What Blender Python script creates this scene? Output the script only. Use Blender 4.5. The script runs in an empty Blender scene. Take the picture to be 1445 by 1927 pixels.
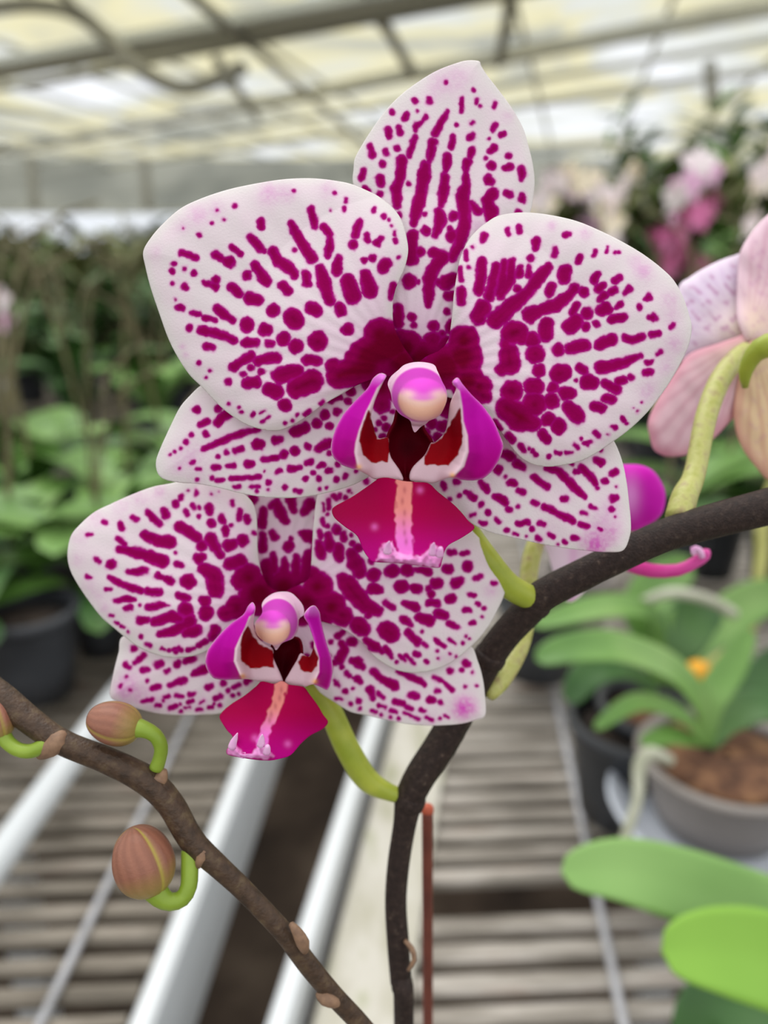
import bpy, math, random, re
import numpy as np
from mathutils import Vector, Matrix, geometry
S = bpy.context.scene
COL = S.collection
rng = random.Random(7)
# ------------------------------------------------------------------ camera
FPX = 1500.0
W, H = 1445.0, 1927.0
PITCH = math.radians(18.2)
CAM = np.array([0.0, 0.0, 1.25])
FWD = np.array([0, math.cos(PITCH), -math.sin(PITCH)])
UP = np.array([0, math.sin(PITCH), math.cos(PITCH)])
RGT = np.array([1.0, 0, 0])
BENCH = 0.75

def ray(px, py):
    px = np.asarray(px, float); py = np.asarray(py, float)
    return (FWD[None, :] + ((px - W/2)/FPX)[..., None]*RGT + (-(py - H/2)/FPX)[..., None]*UP)

def P(px, py, depth):
    """photo pixel + distance along the view axis -> point of the place"""
    return Vector(CAM + ray([px], [py])[0]*depth)

def G(px, py, z):
    r = ray([px], [py])[0]
    return Vector(CAM + r*((z - CAM[2])/r[2]))

cd = bpy.data.cameras.new('camera')
cam = bpy.data.objects.new('camera', cd); COL.objects.link(cam)
cam.location = CAM
cam.rotation_euler = (math.pi/2 - PITCH, 0, 0)
cd.sensor_fit = 'VERTICAL'; cd.sensor_height = 36.0; cd.lens = 36.0*FPX/H
cd.clip_start = 0.005; cd.clip_end = 200
cd.dof.use_dof = True; cd.dof.focus_distance = 0.139; cd.dof.aperture_fstop = cd.lens/3.0
S.camera = cam
S.view_settings.view_transform = 'Standard'; S.view_settings.look = 'None'
S.view_settings.gamma = 1; S.view_settings.use_curve_mapping = False
S.view_settings.exposure = EXPOSURE if 'EXPOSURE' in globals() else 0.52
S.cycles.use_denoising = True
S.cycles.max_bounces = 8; S.cycles.diffuse_bounces = 3; S.cycles.transmission_bounces = 6
S.cycles.transparent_max_bounces = 12
S.cycles.sample_clamp_indirect = 6

# ------------------------------------------------------------------ colour and materials
def lin(c):
    c = np.asarray(c, float)/255.0
    return np.where(c <= 0.04045, c/12.92, ((c + 0.055)/1.055)**2.4)
def L4(c):
    a = lin(c); return (a[0], a[1], a[2], 1)

def nodes(name):
    m = bpy.data.materials.new(name); m.use_nodes = True
    nt = m.node_tree; bs = nt.nodes['Principled BSDF']
    return m, nt, bs

def coord(nt, kind='Object', scale=None):
    tc = nt.nodes.new('ShaderNodeTexCoord')
    if scale is None: return tc.outputs[kind]
    mp = nt.nodes.new('ShaderNodeMapping'); mp.inputs['Scale'].default_value = scale
    nt.links.new(tc.outputs[kind], mp.inputs['Vector'])
    return mp.outputs['Vector']

def ramp(nt, fac, stops):
    r = nt.nodes.new('ShaderNodeValToRGB'); e = r.color_ramp.elements
    while len(e) < len(stops): e.new(0.5)
    for k, (p, c) in enumerate(stops):
        e[k].position = p; e[k].color = L4(c)
    nt.links.new(fac, r.inputs['Fac']); return r.outputs['Color']

def noisy(name, stops, scale=20, rough=0.6, detail=4, bump=0.0, stretch=(1, 1, 1), spec=0.4, kind='Object', metal=0.0, bscale=None):
    m, nt, bs = nodes(name)
    v = coord(nt, kind, stretch)
    n = nt.nodes.new('ShaderNodeTexNoise'); n.inputs['Scale'].default_value = scale; n.inputs['Detail'].default_value = detail
    nt.links.new(v, n.inputs['Vector'])
    nt.links.new(ramp(nt, n.outputs['Fac'], stops), bs.inputs['Base Color'])
    bs.inputs['Roughness'].default_value = rough
    bs.inputs['Specular IOR Level'].default_value = spec
    bs.inputs['Metallic'].default_value = metal
    if bump:
        n2 = nt.nodes.new('ShaderNodeTexNoise'); n2.inputs['Scale'].default_value = bscale or scale*3
        nt.links.new(v, n2.inputs['Vector'])
        b = nt.nodes.new('ShaderNodeBump'); b.inputs['Strength'].default_value = bump; b.inputs['Distance'].default_value = 0.001
        nt.links.new(n2.outputs['Fac'], b.inputs['Height']); nt.links.new(b.outputs['Normal'], bs.inputs['Normal'])
    return m

def attr_mat(name, rough=0.5, spec=0.3, sss=0.0, sheen=0.0, bump=0.0, bscale=2500):
    m, nt, bs = nodes(name)
    a = nt.nodes.new('ShaderNodeAttribute'); a.attribute_name = 'pigment'
    nt.links.new(a.outputs['Color'], bs.inputs['Base Color'])
    bs.inputs['Roughness'].default_value = rough; bs.inputs['Specular IOR Level'].default_value = spec
    if sheen: bs.inputs['Sheen Weight'].default_value = sheen
    if bump:
        n2 = nt.nodes.new('ShaderNodeTexNoise'); n2.inputs['Scale'].default_value = bscale
        nt.links.new(coord(nt), n2.inputs['Vector'])
        b = nt.nodes.new('ShaderNodeBump'); b.inputs['Strength'].default_value = bump; b.inputs['Distance'].default_value = 0.0003
        nt.links.new(n2.outputs['Fac'], b.inputs['Height']); nt.links.new(b.outputs['Normal'], bs.inputs['Normal'])
    return m

M = {}
M['petal'] = attr_mat('petal_velvet', 0.75, 0.03, bump=0.2)
M['lip'] = attr_mat('lip_waxy', 0.55, 0.035, bump=0.1)
M['bud'] = attr_mat('bud_skin', 0.45, 0.4, bump=0.3, bscale=1500)
M['stem'] = noisy('spike_bark', [(0.3, (36, 27, 24)), (0.55, (48, 36, 32)), (0.68, (60, 48, 42)), (0.74, (88, 74, 64))], 900, 0.55, 5, 0.4, spec=0.22)
M['stem_l'] = noisy('spike_bark_brown', [(0.3, (52, 39, 29)), (0.55, (74, 56, 42)), (0.75, (94, 78, 56))], 500, 0.5, 5, 0.3, spec=0.3)
M['pedicel'] = noisy('pedicel_green', [(0.3, (140, 155, 45)), (0.7, (170, 178, 66))], 150, 0.4, 3, 0.1)
M['pedicel_y'] = noisy('pedicel_yellow', [(0.3, (158, 160, 76)), (0.5, (178, 178, 104)), (0.72, (158, 142, 96))], 420, 0.4, 5, 0.1)
M['pedicel_d'] = noisy('pedicel_bud', [(0.3, (120, 145, 40)), (0.7, (140, 165, 58))], 150, 0.4, 3, 0.1)
M['node'] = noisy('node_bract', [(0.3, (110, 84, 66)), (0.7, (150, 118, 92))], 500, 0.6)
M['stake'] = noisy('stake_red', [(0.3, (92, 44, 34)), (0.7, (116, 58, 44))], 120, 0.5)
M['stake_tip'] = noisy('stake_tip_orange', [(0.3, (170, 76, 52)), (0.7, (190, 92, 62))], 120, 0.5)
M['alu'] = noisy('aluminium_grey', [(0.3, (200, 204, 206)), (0.6, (214, 217, 219)), (0.8, (224, 226, 228))], 6, 0.5, 4, stretch=(1, 0.2, 1), metal=0.15)
M['slat'] = noisy('weathered_slat', [(0.28, (104, 97, 88)), (0.46, (140, 133, 123)), (0.58, (172, 165, 156)), (0.72, (150, 132, 118))], 9, 0.7, 5, stretch=(1, 6, 6), kind='Object')
M['slat_d'] = noisy('weathered_slat_brown', [(0.28, (84, 78, 68)), (0.46, (112, 104, 92)), (0.58, (138, 130, 118)), (0.72, (112, 98, 86))], 9, 0.7, 5, stretch=(1, 6, 6), kind='Object')
M['moss'] = noisy('mossy_board', [(0.3, (132, 136, 98)), (0.42, (172, 168, 152)), (0.6, (192, 188, 178)), (0.72, (150, 152, 118))], 22, 0.8, 6, stretch=(1.5, 0.5, 1))
M['wire'] = noisy('galvanised_wire', [(0.3, (150, 150, 152)), (0.7, (182, 182, 186))], 30, 0.5, metal=0.1)
M['floor'] = noisy('dirt_floor', [(0.3, (52, 42, 34)), (0.5, (78, 65, 54)), (0.66, (104, 90, 76)), (0.75, (54, 66, 34))], 5, 0.95, 6)
M['leaf'] = noisy('leaf_green', [(0.3, (70, 110, 42)), (0.5, (98, 138, 62)), (0.7, (124, 156, 86))], 9, 0.42, 3, spec=0.45)
M['leaf2'] = noisy('leaf_light', [(0.3, (104, 146, 70)), (0.7, (148, 184, 108))], 6, 0.45, 3, spec=0.4)
M['leaf_m'] = noisy('leaf_mid', [(0.3, (64, 100, 38)), (0.5, (86, 126, 52)), (0.7, (108, 146, 70))], 9, 0.45, 3, spec=0.4)
M['leaf_b'] = noisy('leaf_bright', [(0.3, (112, 158, 48)), (0.7, (136, 180, 66))], 6, 0.45, 3, spec=0.4)
M['leaf_d'] = noisy('leaf_dark', [(0.3, (38, 70, 32)), (0.5, (56, 94, 42)), (0.7, (82, 114, 58))], 8, 0.45, 3, spec=0.4)
M['leaf_o'] = noisy('leaf_olive', [(0.3, (70, 78, 42)), (0.5, (92, 100, 56)), (0.7, (118, 118, 74))], 8, 0.5, 3, spec=0.3)
M['pot_k'] = noisy('pot_black', [(0.3, (36, 38, 42)), (0.7, (62, 64, 68))], 10, 0.45)
M['pot_g'] = noisy('pot_smoky_grey', [(0.3, (118, 112, 108)), (0.7, (146, 138, 132))], 8, 0.4)
M['pot_w'] = noisy('pot_white', [(0.3, (190, 196, 206)), (0.7, (212, 216, 224))], 8, 0.4)
M['bark'] = noisy('bark_chips', [(0.3, (50, 32, 22)), (0.5, (92, 62, 44)), (0.7, (134, 98, 68))], 70, 0.9, 5, 1.0, bscale=120)
M['soil'] = noisy('dark_compost', [(0.3, (30, 24, 20)), (0.6, (52, 42, 34)), (0.75, (70, 60, 48))], 60, 0.95, 4, 0.6)
M['root'] = noisy('aerial_root', [(0.3, (150, 152, 130)), (0.7, (182, 182, 164))], 60, 0.6)
M['tag'] = noisy('tag_orange', [(0.3, (214, 146, 22)), (0.7, (232, 168, 40))], 30, 0.5)
M['spike_b'] = noisy('spike_far', [(0.3, (84, 76, 52)), (0.7, (118, 110, 78))], 30, 0.6)
M['bl_white'] = noisy('bloom_white', [(0.3, (240, 222, 226)), (0.7, (250, 240, 240))], 30, 0.6)
M['bl_cream'] = noisy('bloom_cream', [(0.3, (240, 224, 190)), (0.7, (248, 236, 214))], 30, 0.6)
M['bl_pink'] = noisy('bloom_pink', [(0.3, (226, 160, 205)), (0.7, (240, 200, 225))], 30, 0.6)
M['bl_mag'] = noisy('bloom_magenta', [(0.3, (186, 70, 130)), (0.7, (212, 130, 172))], 30, 0.6)
M['bl_red'] = noisy('bloom_wine', [(0.3, (112, 40, 70)), (0.7, (138, 60, 90))], 30, 0.6)
M['steel'] = noisy('roof_steel', [(0.3, (206, 206, 198)), (0.7, (226, 226, 218))], 2, 0.6)
M['steel_d'] = noisy('roof_steel_dark', [(0.3, (150, 148, 138)), (0.7, (172, 170, 160))], 2, 0.6)
M['gutter'] = noisy('roof_gutter', [(0.3, (226, 230, 228)), (0.7, (236, 240, 238))], 1.5, 0.5)

def sheet_glass(name, stops, tw, scale, stretch, transp):
    """thin translucent glazing: part clear, part scattering"""
    m = bpy.data.materials.new(name); m.use_nodes = True; nt = m.node_tree
    nt.nodes.remove(nt.nodes['Principled BSDF']); out = nt.nodes['Material Output']
    v = coord(nt, 'Object', stretch)
    n = nt.nodes.new('ShaderNodeTexNoise'); n.inputs['Scale'].default_value = scale; n.inputs['Detail'].default_value = 5
    n.inputs['Distortion'].default_value = 0.6
    nt.links.new(v, n.inputs['Vector'])
    c = ramp(nt, n.outputs['Fac'], stops)
    t = nt.nodes.new('ShaderNodeBsdfTranslucent'); p = nt.nodes.new('ShaderNodeBsdfTransparent'); d = nt.nodes.new('ShaderNodeMixShader')
    nt.links.new(c, t.inputs['Color']); nt.links.new(c, p.inputs['Color'])
    d.inputs[0].default_value = transp
    nt.links.new(t.outputs[0], d.inputs[1]); nt.links.new(p.outputs[0], d.inputs[2])
    nt.links.new(d.outputs[0], out.inputs['Surface'])
    return m
M['roof'] = sheet_glass('roof_sheeting', [(0.32, (120, 124, 122)), (0.42, (166, 166, 154)), (0.5, (198, 192, 158)), (0.56, (186, 188, 182)), (0.66, (212, 214, 218))], 1, 0.55, (0.5, 0.42, 1), 0.3)
M['wallsheet'] = sheet_glass('wall_sheeting', [(0.3, (128, 130, 122)), (0.7, (168, 168, 156))], 1, 0.5, (1, 1, 1), 0.3)
M['pane'] = sheet_glass('clear_pane', [(0.3, (222, 226, 232)), (0.7, (238, 240, 244))], 1, 1.0, (1, 1, 1), 0.7)

# ------------------------------------------------------------------ objects
def link(name, me, mat, parent=None, loc=None, label=None, mats=None):
    o = bpy.data.objects.new(name, me); COL.objects.link(o)
    for m_ in (mats or [mat]): me.materials.append(m_)
    if parent is not None:
        o.parent = parent
    if label: o['label'] = label
    return o

def attach(o, parent):
    """parent keeping the world place (parents are unrotated empties / identity meshes)"""
    o.parent = parent
    o.matrix_parent_inverse = Matrix.Translation(-parent.location)
    return o

def thing(name, label, cat, loc=(0, 0, 0), group=None):
    o = bpy.data.objects.new(name, None); COL.objects.link(o)
    o.empty_display_size = 0.02
    o.location = loc; o['label'] = label; o['category'] = cat
    if group: o['group'] = group
    return o
def tag(o, label, cat, group=None):
    o['label'] = label; o['category'] = cat
    if group: o['group'] = group
    return o
def struct(o):
    o['kind'] = 'structure'; return o

def mesh(name, verts, faces, smooth=True):
    me = bpy.data.meshes.new(name)
    me.from_pydata([tuple(v) for v in verts], [], [tuple(f) for f in faces])
    if smooth: me.polygons.foreach_set('use_smooth', [True]*len(me.polygons))
    me.update(); return me

def catmull(pts, closed=True, step=2.5):
    p = np.asarray(pts, float); n = len(p); out = []
    rngk = range(n if closed else n - 1)
    for i in rngk:
        if closed: a, b, c, d = p[(i-1) % n], p[i], p[(i+1) % n], p[(i+2) % n]
        else: a, b, c, d = p[max(i-1, 0)], p[i], p[i+1], p[min(i+2, n-1)]
        l = np.linalg.norm((c - b)[:2]); k = max(1, int(l/step))
        # centripetal-ish: limit tangents for uneven spacing
        m1 = (c - a)*0.5; m2 = (d - b)*0.5
        for m_ in (m1, m2):
            q = np.linalg.norm(m_)
            if q > 1.2*l and q > 0: m_ *= 1.2*l/q
        for j in range(k):
            t = j/k
            out.append((2*t**3 - 3*t**2 + 1)*b + (t**3 - 2*t**2 + t)*m1 + (-2*t**3 + 3*t**2)*c + (t**3 - t**2)*m2)
    if not closed: out.append(p[-1])
    return np.array(out)

def tube_mesh(name, pts, rad, seg=16, step=0.002, cap=True, noise=0.0):
    """pts: world points, rad: metres per point"""
    A = np.array([list(p) + [r] for p, r in zip(pts, rad)], float)
    n = len(A); out = []
    for i in range(n - 1):
        a, b, c, d = A[max(i-1, 0)], A[i], A[i+1], A[min(i+2, n-1)]
        k = max(2, min(40, int(np.linalg.norm((c-b)[:3])/step)))
        for j in range(k):
            t = j/k
            out.append(0.5*((2*b) + (-a+c)*t + (2*a-5*b+4*c-d)*t*t + (-a+3*b-3*c+d)*t**3))
    out.append(A[-1]); out = np.array(out)
    C = out[:, :3]; R = out[:, 3]
    T = np.gradient(C, axis=0); T /= np.linalg.norm(T, axis=1)[:, None] + 1e-12
    ref = np.array([0.31, 0.2, 0.93]); u = np.cross(T[0], ref); u /= np.linalg.norm(u)
    V = []; F = []
    for i in range(len(C)):
        u = u - T[i]*np.dot(u, T[i]); u /= np.linalg.norm(u); w = np.cross(T[i], u)
        for k in range(seg):
            an = 2*math.pi*k/seg
            rr = R[i]*(1 + noise*math.sin(3*an + i*0.21)*math.sin(i*0.13))
            V.append(C[i] + rr*(math.cos(an)*u + math.sin(an)*w))
    for i in range(len(C) - 1):
        for k in range(seg):
            k2 = (k+1) % seg
            F.append((i*seg+k, i*seg+k2, (i+1)*seg+k2, (i+1)*seg+k))
    if cap:
        V.append(C[0] - T[0]*R[0]*0.4); a = len(V)-1
        V.append(C[-1] + T[-1]*R[-1]*0.4); b = len(V)-1
        e = (len(C)-1)*seg
        for k in range(seg):
            k2 = (k+1) % seg
            F.append((a, k2, k)); F.append((b, e+k, e+k2))
    return mesh(name, V, F)

def tube_px(name, pts, mat, parent=None, seg=18, label=None, **kw):
    """pts: (px, py, depth, radius_px)"""
    w = [P(x, y, d) for x, y, d, r in pts]; r = [r*d/FPX for x, y, d, r in pts]
    o = link(name, tube_mesh(name, w, r, seg, **kw), mat, label=label)
    if parent is not None: attach(o, parent)
    return o

def box_mesh(name, a, b, sx, zlo, zhi, bev=0.0):
    """a bar from a to b (xy), width sx, between heights zlo and zhi, with bevelled long edges"""
    a = Vector((a[0], a[1], 0)); b = Vector((b[0], b[1], 0)); t = (b-a).normalized(); s = Vector((-t.y, t.x, 0))
    h = sx/2; c = bev or min(sx, zhi-zlo)*0.15
    prof = [(-h, zlo+c), (-h, zhi-c), (-h+c, zhi), (h-c, zhi), (h, zhi-c), (h, zlo+c), (h-c, zlo), (-h+c, zlo)]
    V = []; n = len(prof)
    for e in (a, b):
        for q, z in prof: V.append(e + s*q + Vector((0, 0, z)))
    F = [(k, (k+1) % n, n+(k+1) % n, n+k) for k in range(n)] + [tuple(range(n))[::-1], tuple(range(n, 2*n))]
    return mesh(name, V, F, smooth=False)

def join_meshes(name, parts):
    V = []; F = []; sm = []
    for me in parts:
        o = len(V); V += [v.co.copy() for v in me.vertices]
        for p in me.polygons: F.append(tuple(o+i for i in p.vertices)); sm.append(p.use_smooth)
    me = mesh(name, V, F, False); me.polygons.foreach_set('use_smooth', sm)
    for q in parts: bpy.data.meshes.remove(q)
    return me

def bar3(name, a, b, r):
    return tube_mesh(name, [Vector(a), (Vector(a)+Vector(b))/2, Vector(b)], [r, r, r], 10, 10)

# ------------------------------------------------------------------ pigmented sheets (petals, sepals, lips)
def inside(poly, x, y):
    c = np.zeros(x.shape, bool); n = len(poly); j = n-1
    for i in range(n):
        xi, yi = poly[i]; xj, yj = poly[j]
        if yi != yj:
            c ^= ((yi > y) != (yj > y)) & (x < (xj-xi)*(y-yi)/(yj-yi) + xi)
        j = i
    return c
def pdist(poly, x, y, closed=True):
    """distance to the segments of a polyline"""
    p = np.asarray(poly, float); d = np.full(x.shape, 1e9); n = len(p)
    for i in range(n if closed else n-1):
        a = p[i]; b = p[(i+1) % n]; v = b-a; l = v@v + 1e-9
        t = np.clip(((x-a[0])*v[0] + (y-a[1])*v[1])/l, 0, 1)
        d = np.minimum(d, np.hypot(x-a[0]-t*v[0], y-a[1]-t*v[1]))
    return d
def sdist(poly, x, y):
    d = pdist(poly, x, y); return np.where(inside(poly, x, y), d, -d)
def smooth(a, b, v):
    t = np.clip((v-a)/(b-a), 0, 1); return t*t*(3-2*t)
def mixc(c, col, f):
    return c*(1-f[:, None]) + np.asarray(lin(col))[None, :]*f[:, None]
def wob(x, y, s=1.0, k=0.0):
    x = x/s + 3.1*k; y = y/s - 1.7*k
    return (np.sin(x + 1.7*np.sin(y*0.8 + k)) + np.sin(1.37*y + 1.3*np.sin(x*1.1 + 2*k)) + 0.6*np.sin(2.3*x - 1.9*y + k))/2.6

_lat = np.random.RandomState(11).rand(256, 256)*2-1
def vnoise(x, y, s, k=0.0):
    """smooth random lattice noise, about -1..1"""
    u = x/s + 37.3*k + 1000; v = y/s + 11.9*k + 1000
    i = np.floor(u).astype(int); j = np.floor(v).astype(int); f = u-i; g = v-j
    f = f*f*(3-2*f); g = g*g*(3-2*g)
    a = _lat[i % 256, j % 256]; b = _lat[(i+1) % 256, j % 256]; c = _lat[i % 256, (j+1) % 256]; d = _lat[(i+1) % 256, (j+1) % 256]
    return (a*(1-f)+b*f)*(1-g) + (c*(1-f)+d*f)*g

def pts_of(s, crop):
    ox, oy, sc = crop
    return [(ox + float(a.split(',')[0])/sc, oy + float(a.split(',')[1])/sc) for a in s.split()]
def spots_of(s, crop):
    ox, oy, sc = crop; out = []
    for tok in s.split():
        ch = []
        for q in re.split(r'(?<=\d)-', tok):
            x, y, r = (float(v) for v in q.split(','))
            ch.append((ox+x/sc, oy+y/sc, r/sc))
        out.append(ch)
    return out

def sheet(name, outline, height, colour, D, mat, parent, thick=0.0005, spacing=2.1, label=None, flat=False):
    """outline in photo pixels at about distance D; height(x, y, e) metres towards the viewer; colour(x, y, e) linear rgb"""
    B = catmull(outline, True, spacing)
    x0, y0 = B.min(0); x1, y1 = B.max(0)
    gx, gy = np.meshgrid(np.arange(x0, x1, spacing), np.arange(y0, y1, spacing*0.88))
    gx = gx + (np.arange(gx.shape[0]) % 2)[:, None]*spacing*0.5
    x = gx.ravel(); y = gy.ravel()
    k = inside(B, x, y); x = x[k]; y = y[k]
    k = pdist(B, x, y) > spacing*0.55; x = x[k]; y = y[k]
    ax = np.concatenate([B[:, 0], x]); ay = np.concatenate([B[:, 1], y])
    nb = len(B)
    res = geometry.delaunay_2d_cdt([Vector((a, b)) for a, b in zip(ax, ay)], [], [list(range(nb))], 1, 1e-6)
    v2 = np.array([(v.x, v.y) for v in res[0]]); faces = res[2]
    ax = v2[:, 0]; ay = v2[:, 1]
    e = pdist(B[::2], ax, ay)
    h = height(ax, ay, e)
    pos = CAM[None, :] + ray(ax, ay)*(D - h)[:, None]
    if faces:
        f = faces[0]; a, b, c = (pos[i] for i in f[:3])
        nrm = np.cross(b-a, c-a)
        if np.dot(nrm, FWD) > 0: faces = [list(q)[::-1] for q in faces]
    me = mesh(name, pos, faces)
    at = me.color_attributes.new('pigment', 'FLOAT_COLOR', 'POINT')
    c4 = np.ones((len(ax), 4), np.float32); c4[:, :3] = np.clip(colour(ax, ay, e), 0, 1)
    at.data.foreach_set('color', c4.ravel())
    o = link(name, me, mat, label=label)
    if thick:
        so = o.modifiers.new('thickness', 'SOLIDIFY'); so.thickness = thick; so.offset = -1
    if parent is not None: attach(o, parent)
    return o

def spotted(chains, smudges=(), base=(215, 203, 206), rim=(213, 207, 204), flush=None, k=0.0, edge_c=(156, 6, 112), mid_c=(138, 0, 76), deep_c=(106, 0, 34), soft=2.0):
    def f(x, y, e):
        n = len(x); c = np.tile(lin(base), (n, 1))
        c = mixc(c, (224, 198, 212), np.clip(0.5 + 0.8*vnoise(x, y, 30, k), 0, 1)*0.35)
        if flush:
            bx, by, R = flush
            c = mixc(c, (226, 184, 214), np.exp(-(np.hypot(x-bx, y-by)/R)**2)*0.7)
        c = mixc(c, rim, np.exp(-(e/14.0)**2)*0.9)
        gr = np.clip(0.5 + 0.8*vnoise(x, y, 6, k+2) + 0.3*vnoise(x, y, 2.6, k+3), 0, 1)
        for sx, sy, sr, a, cc in smudges:
            d = np.hypot(x-sx, y-sy)/sr
            c = mixc(c, cc, np.exp(-d*d*1.6)*a*(0.55 + 0.45*gr))
        sd = np.full(n, -99.0)
        for ch in chains:
            r0 = max(q[2] for q in ch)
            xs = [q[0] for q in ch]; ys = [q[1] for q in ch]
            m = (x > min(xs)-r0-8) & (x < max(xs)+r0+8) & (y > min(ys)-r0-8) & (y < max(ys)+r0+8)
            idx = np.nonzero(m)[0]
            if len(idx) == 0: continue
            X = x[idx]; Y = y[idx]; best = np.full(len(idx), -99.0)
            if len(ch) == 1:
                best = ch[0][2] - np.hypot(X-ch[0][0], Y-ch[0][1])
            for a, b in zip(ch[:-1], ch[1:]):
                vx, vy = b[0]-a[0], b[1]-a[1]; l = vx*vx+vy*vy+1e-9
                t = np.clip(((X-a[0])*vx+(Y-a[1])*vy)/l, 0, 1)
                best = np.maximum(best, a[2]+(b[2]-a[2])*t - np.hypot(X-a[0]-t*vx, Y-a[1]-t*vy))
            sd[idx] = np.maximum(sd[idx], best)
        sd = sd + 1.0 + 2.0*vnoise(x, y, 10.0, k) + 0.8*vnoise(x, y, 4.6, k+1)
        c = mixc(c, (214, 120, 190), smooth(-4.5, 0.5, sd)*0.55)
        c = mixc(c, edge_c, smooth(-1.4, soft-0.4, sd))
        c = mixc(c, mid_c, smooth(1.5, 7.5, sd))
        c = mixc(c, deep_c, smooth(9, 30, sd)*0.95)
        return c
    return f
# ------------------------------------------------------------------ the two spotted flowers (outlines and pigment measured on the photo)
A_ = (250, 320, 2.7264); B_ = (640, 100, 3.1075); C_ = (820, 380, 2.834); D_ = (580, 640, 3.6125)
E_ = (110, 890, 2.8333); F_ = (560, 880, 3.4405); G_ = (360, 1070, 4.5156)
SM = (202, 134, 188)
def sm(s, crop, c=SM):
    ox, oy, sc = crop
    out = []
    for tok in s.split():
        x, y, r, a = (float(v) for v in tok.split(','))
        out.append((ox+x/sc, oy+y/sc, r/sc, a, c))
    return out

PETALS = {}
PETALS['ul'] = dict(crop=A_, out='1115,70 1190,100 1260,135 1330,190 1380,260 1405,350 1412,420 1395,500 1365,570 1345,620 1333,700 1340,800 1385,900 1440,985 1430,1060 1290,1060 1160,1100 1080,1145 1000,1190 900,1260 820,1310 740,1338 660,1330 580,1305 500,1255 430,1195 350,1110 290,1050 230,960 180,860 130,720 90,600 65,500 53,420 90,350 150,280 240,200 340,150 470,105 600,75 750,50 870,42 960,45 1040,55',
 smu='330,235,70,.5 430,200,60,.4 700,120,70,.6 790,125,60,.5 1000,100,60,.45 250,290,50,.3 110,420,50,.25 255,905,25,.5 270,950,25,.4 335,1000,30,.4 500,1210,50,.3 230,570,40,.2',
 sp='342,332,14 403,275,9 430,208,9 470,256,8 523,185,10 258,296,6 826,107,7 1036,117,9 1093,150,11-1091,160,11 1086,196,10-1086,206,10 1010,208,4 1237,200,11-1237,212,11 1286,236,11-1290,248,10 1310,258,8 1326,287,6 1343,318,9-1343,332,9 1345,358,12-1345,368,11 1366,446,11 250,425,20-320,447,20 210,478,13 202,520,16 264,507,13 313,529,18 202,584,10 268,600,19-275,606,16 220,668,9 240,705,21-250,708,16 425,440,25-465,458,18-495,470,34 508,395,15-548,430,19 365,575,15-425,600,20 425,565,22 655,262,18-660,298,17 600,345,22-650,397,26-675,410,14 715,415,26-745,468,28-800,500,32-830,535,24 585,538,27 630,488,24-680,572,30 832,410,15 812,275,20-850,350,27-915,450,32 914,200,17-930,262,22-933,290,17 978,290,20-1012,330,20-1010,380,20-1002,432,21 1165,262,19-1140,330,22 1132,385,26 1200,335,17-1200,355,22 1255,372,22-1272,350,18 1232,455,22 1188,465,16 1285,500,36-1295,480,34 1055,458,24-1045,520,28 886,535,24-893,580,24 765,592,26-795,620,26 962,510,28-985,590,38-1010,670,30 1102,570,38-1130,650,42 1193,540,32-1217,615,42 1058,700,26-1068,728,28 505,600,26-545,632,26 600,658,34-645,668,27 720,722,36 818,755,48-832,775,48 910,705,32-940,720,34 430,710,24-470,745,28-520,775,14 585,795,40 675,818,36-690,820,30 308,735,14-340,742,15 365,758,17-425,770,14 290,808,20 350,820,26-440,840,25-520,873,20 578,885,26-632,888,22 690,890,17-715,890,17 775,865,40 833,905,40-845,905,34 950,878,54 1105,818,32 1075,818,14 380,905,20-410,912,17 893,975,30-945,980,28 605,955,30-555,985,20 515,1010,26-550,990,20 640,978,28-740,963,28 605,1015,20 565,1045,18 660,1035,18 335,990,11 395,1030,10 376,1062,10 488,1085,22 590,1095,32-630,1090,32 755,1055,46-840,1030,38 700,1125,38-740,1140,40 840,1120,54-920,1080,62 780,1205,36 488,1198,9 547,1217,8 558,1240,9 612,1258,9-622,1250,9 650,1250,7-675,1235,8 660,1290,8-700,1265,9 780,1298,9 818,1285,7 843,1255,9 882,1256,11-905,1235,12 960,1200,9-975,1190,9 1322,650,18-1337,590,16 1270,850,92 1320,900,130-1200,960,100 1060,1055,70-1200,1010,100 1030,1010,44 1380,990,110 1120,960,40')
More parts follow.
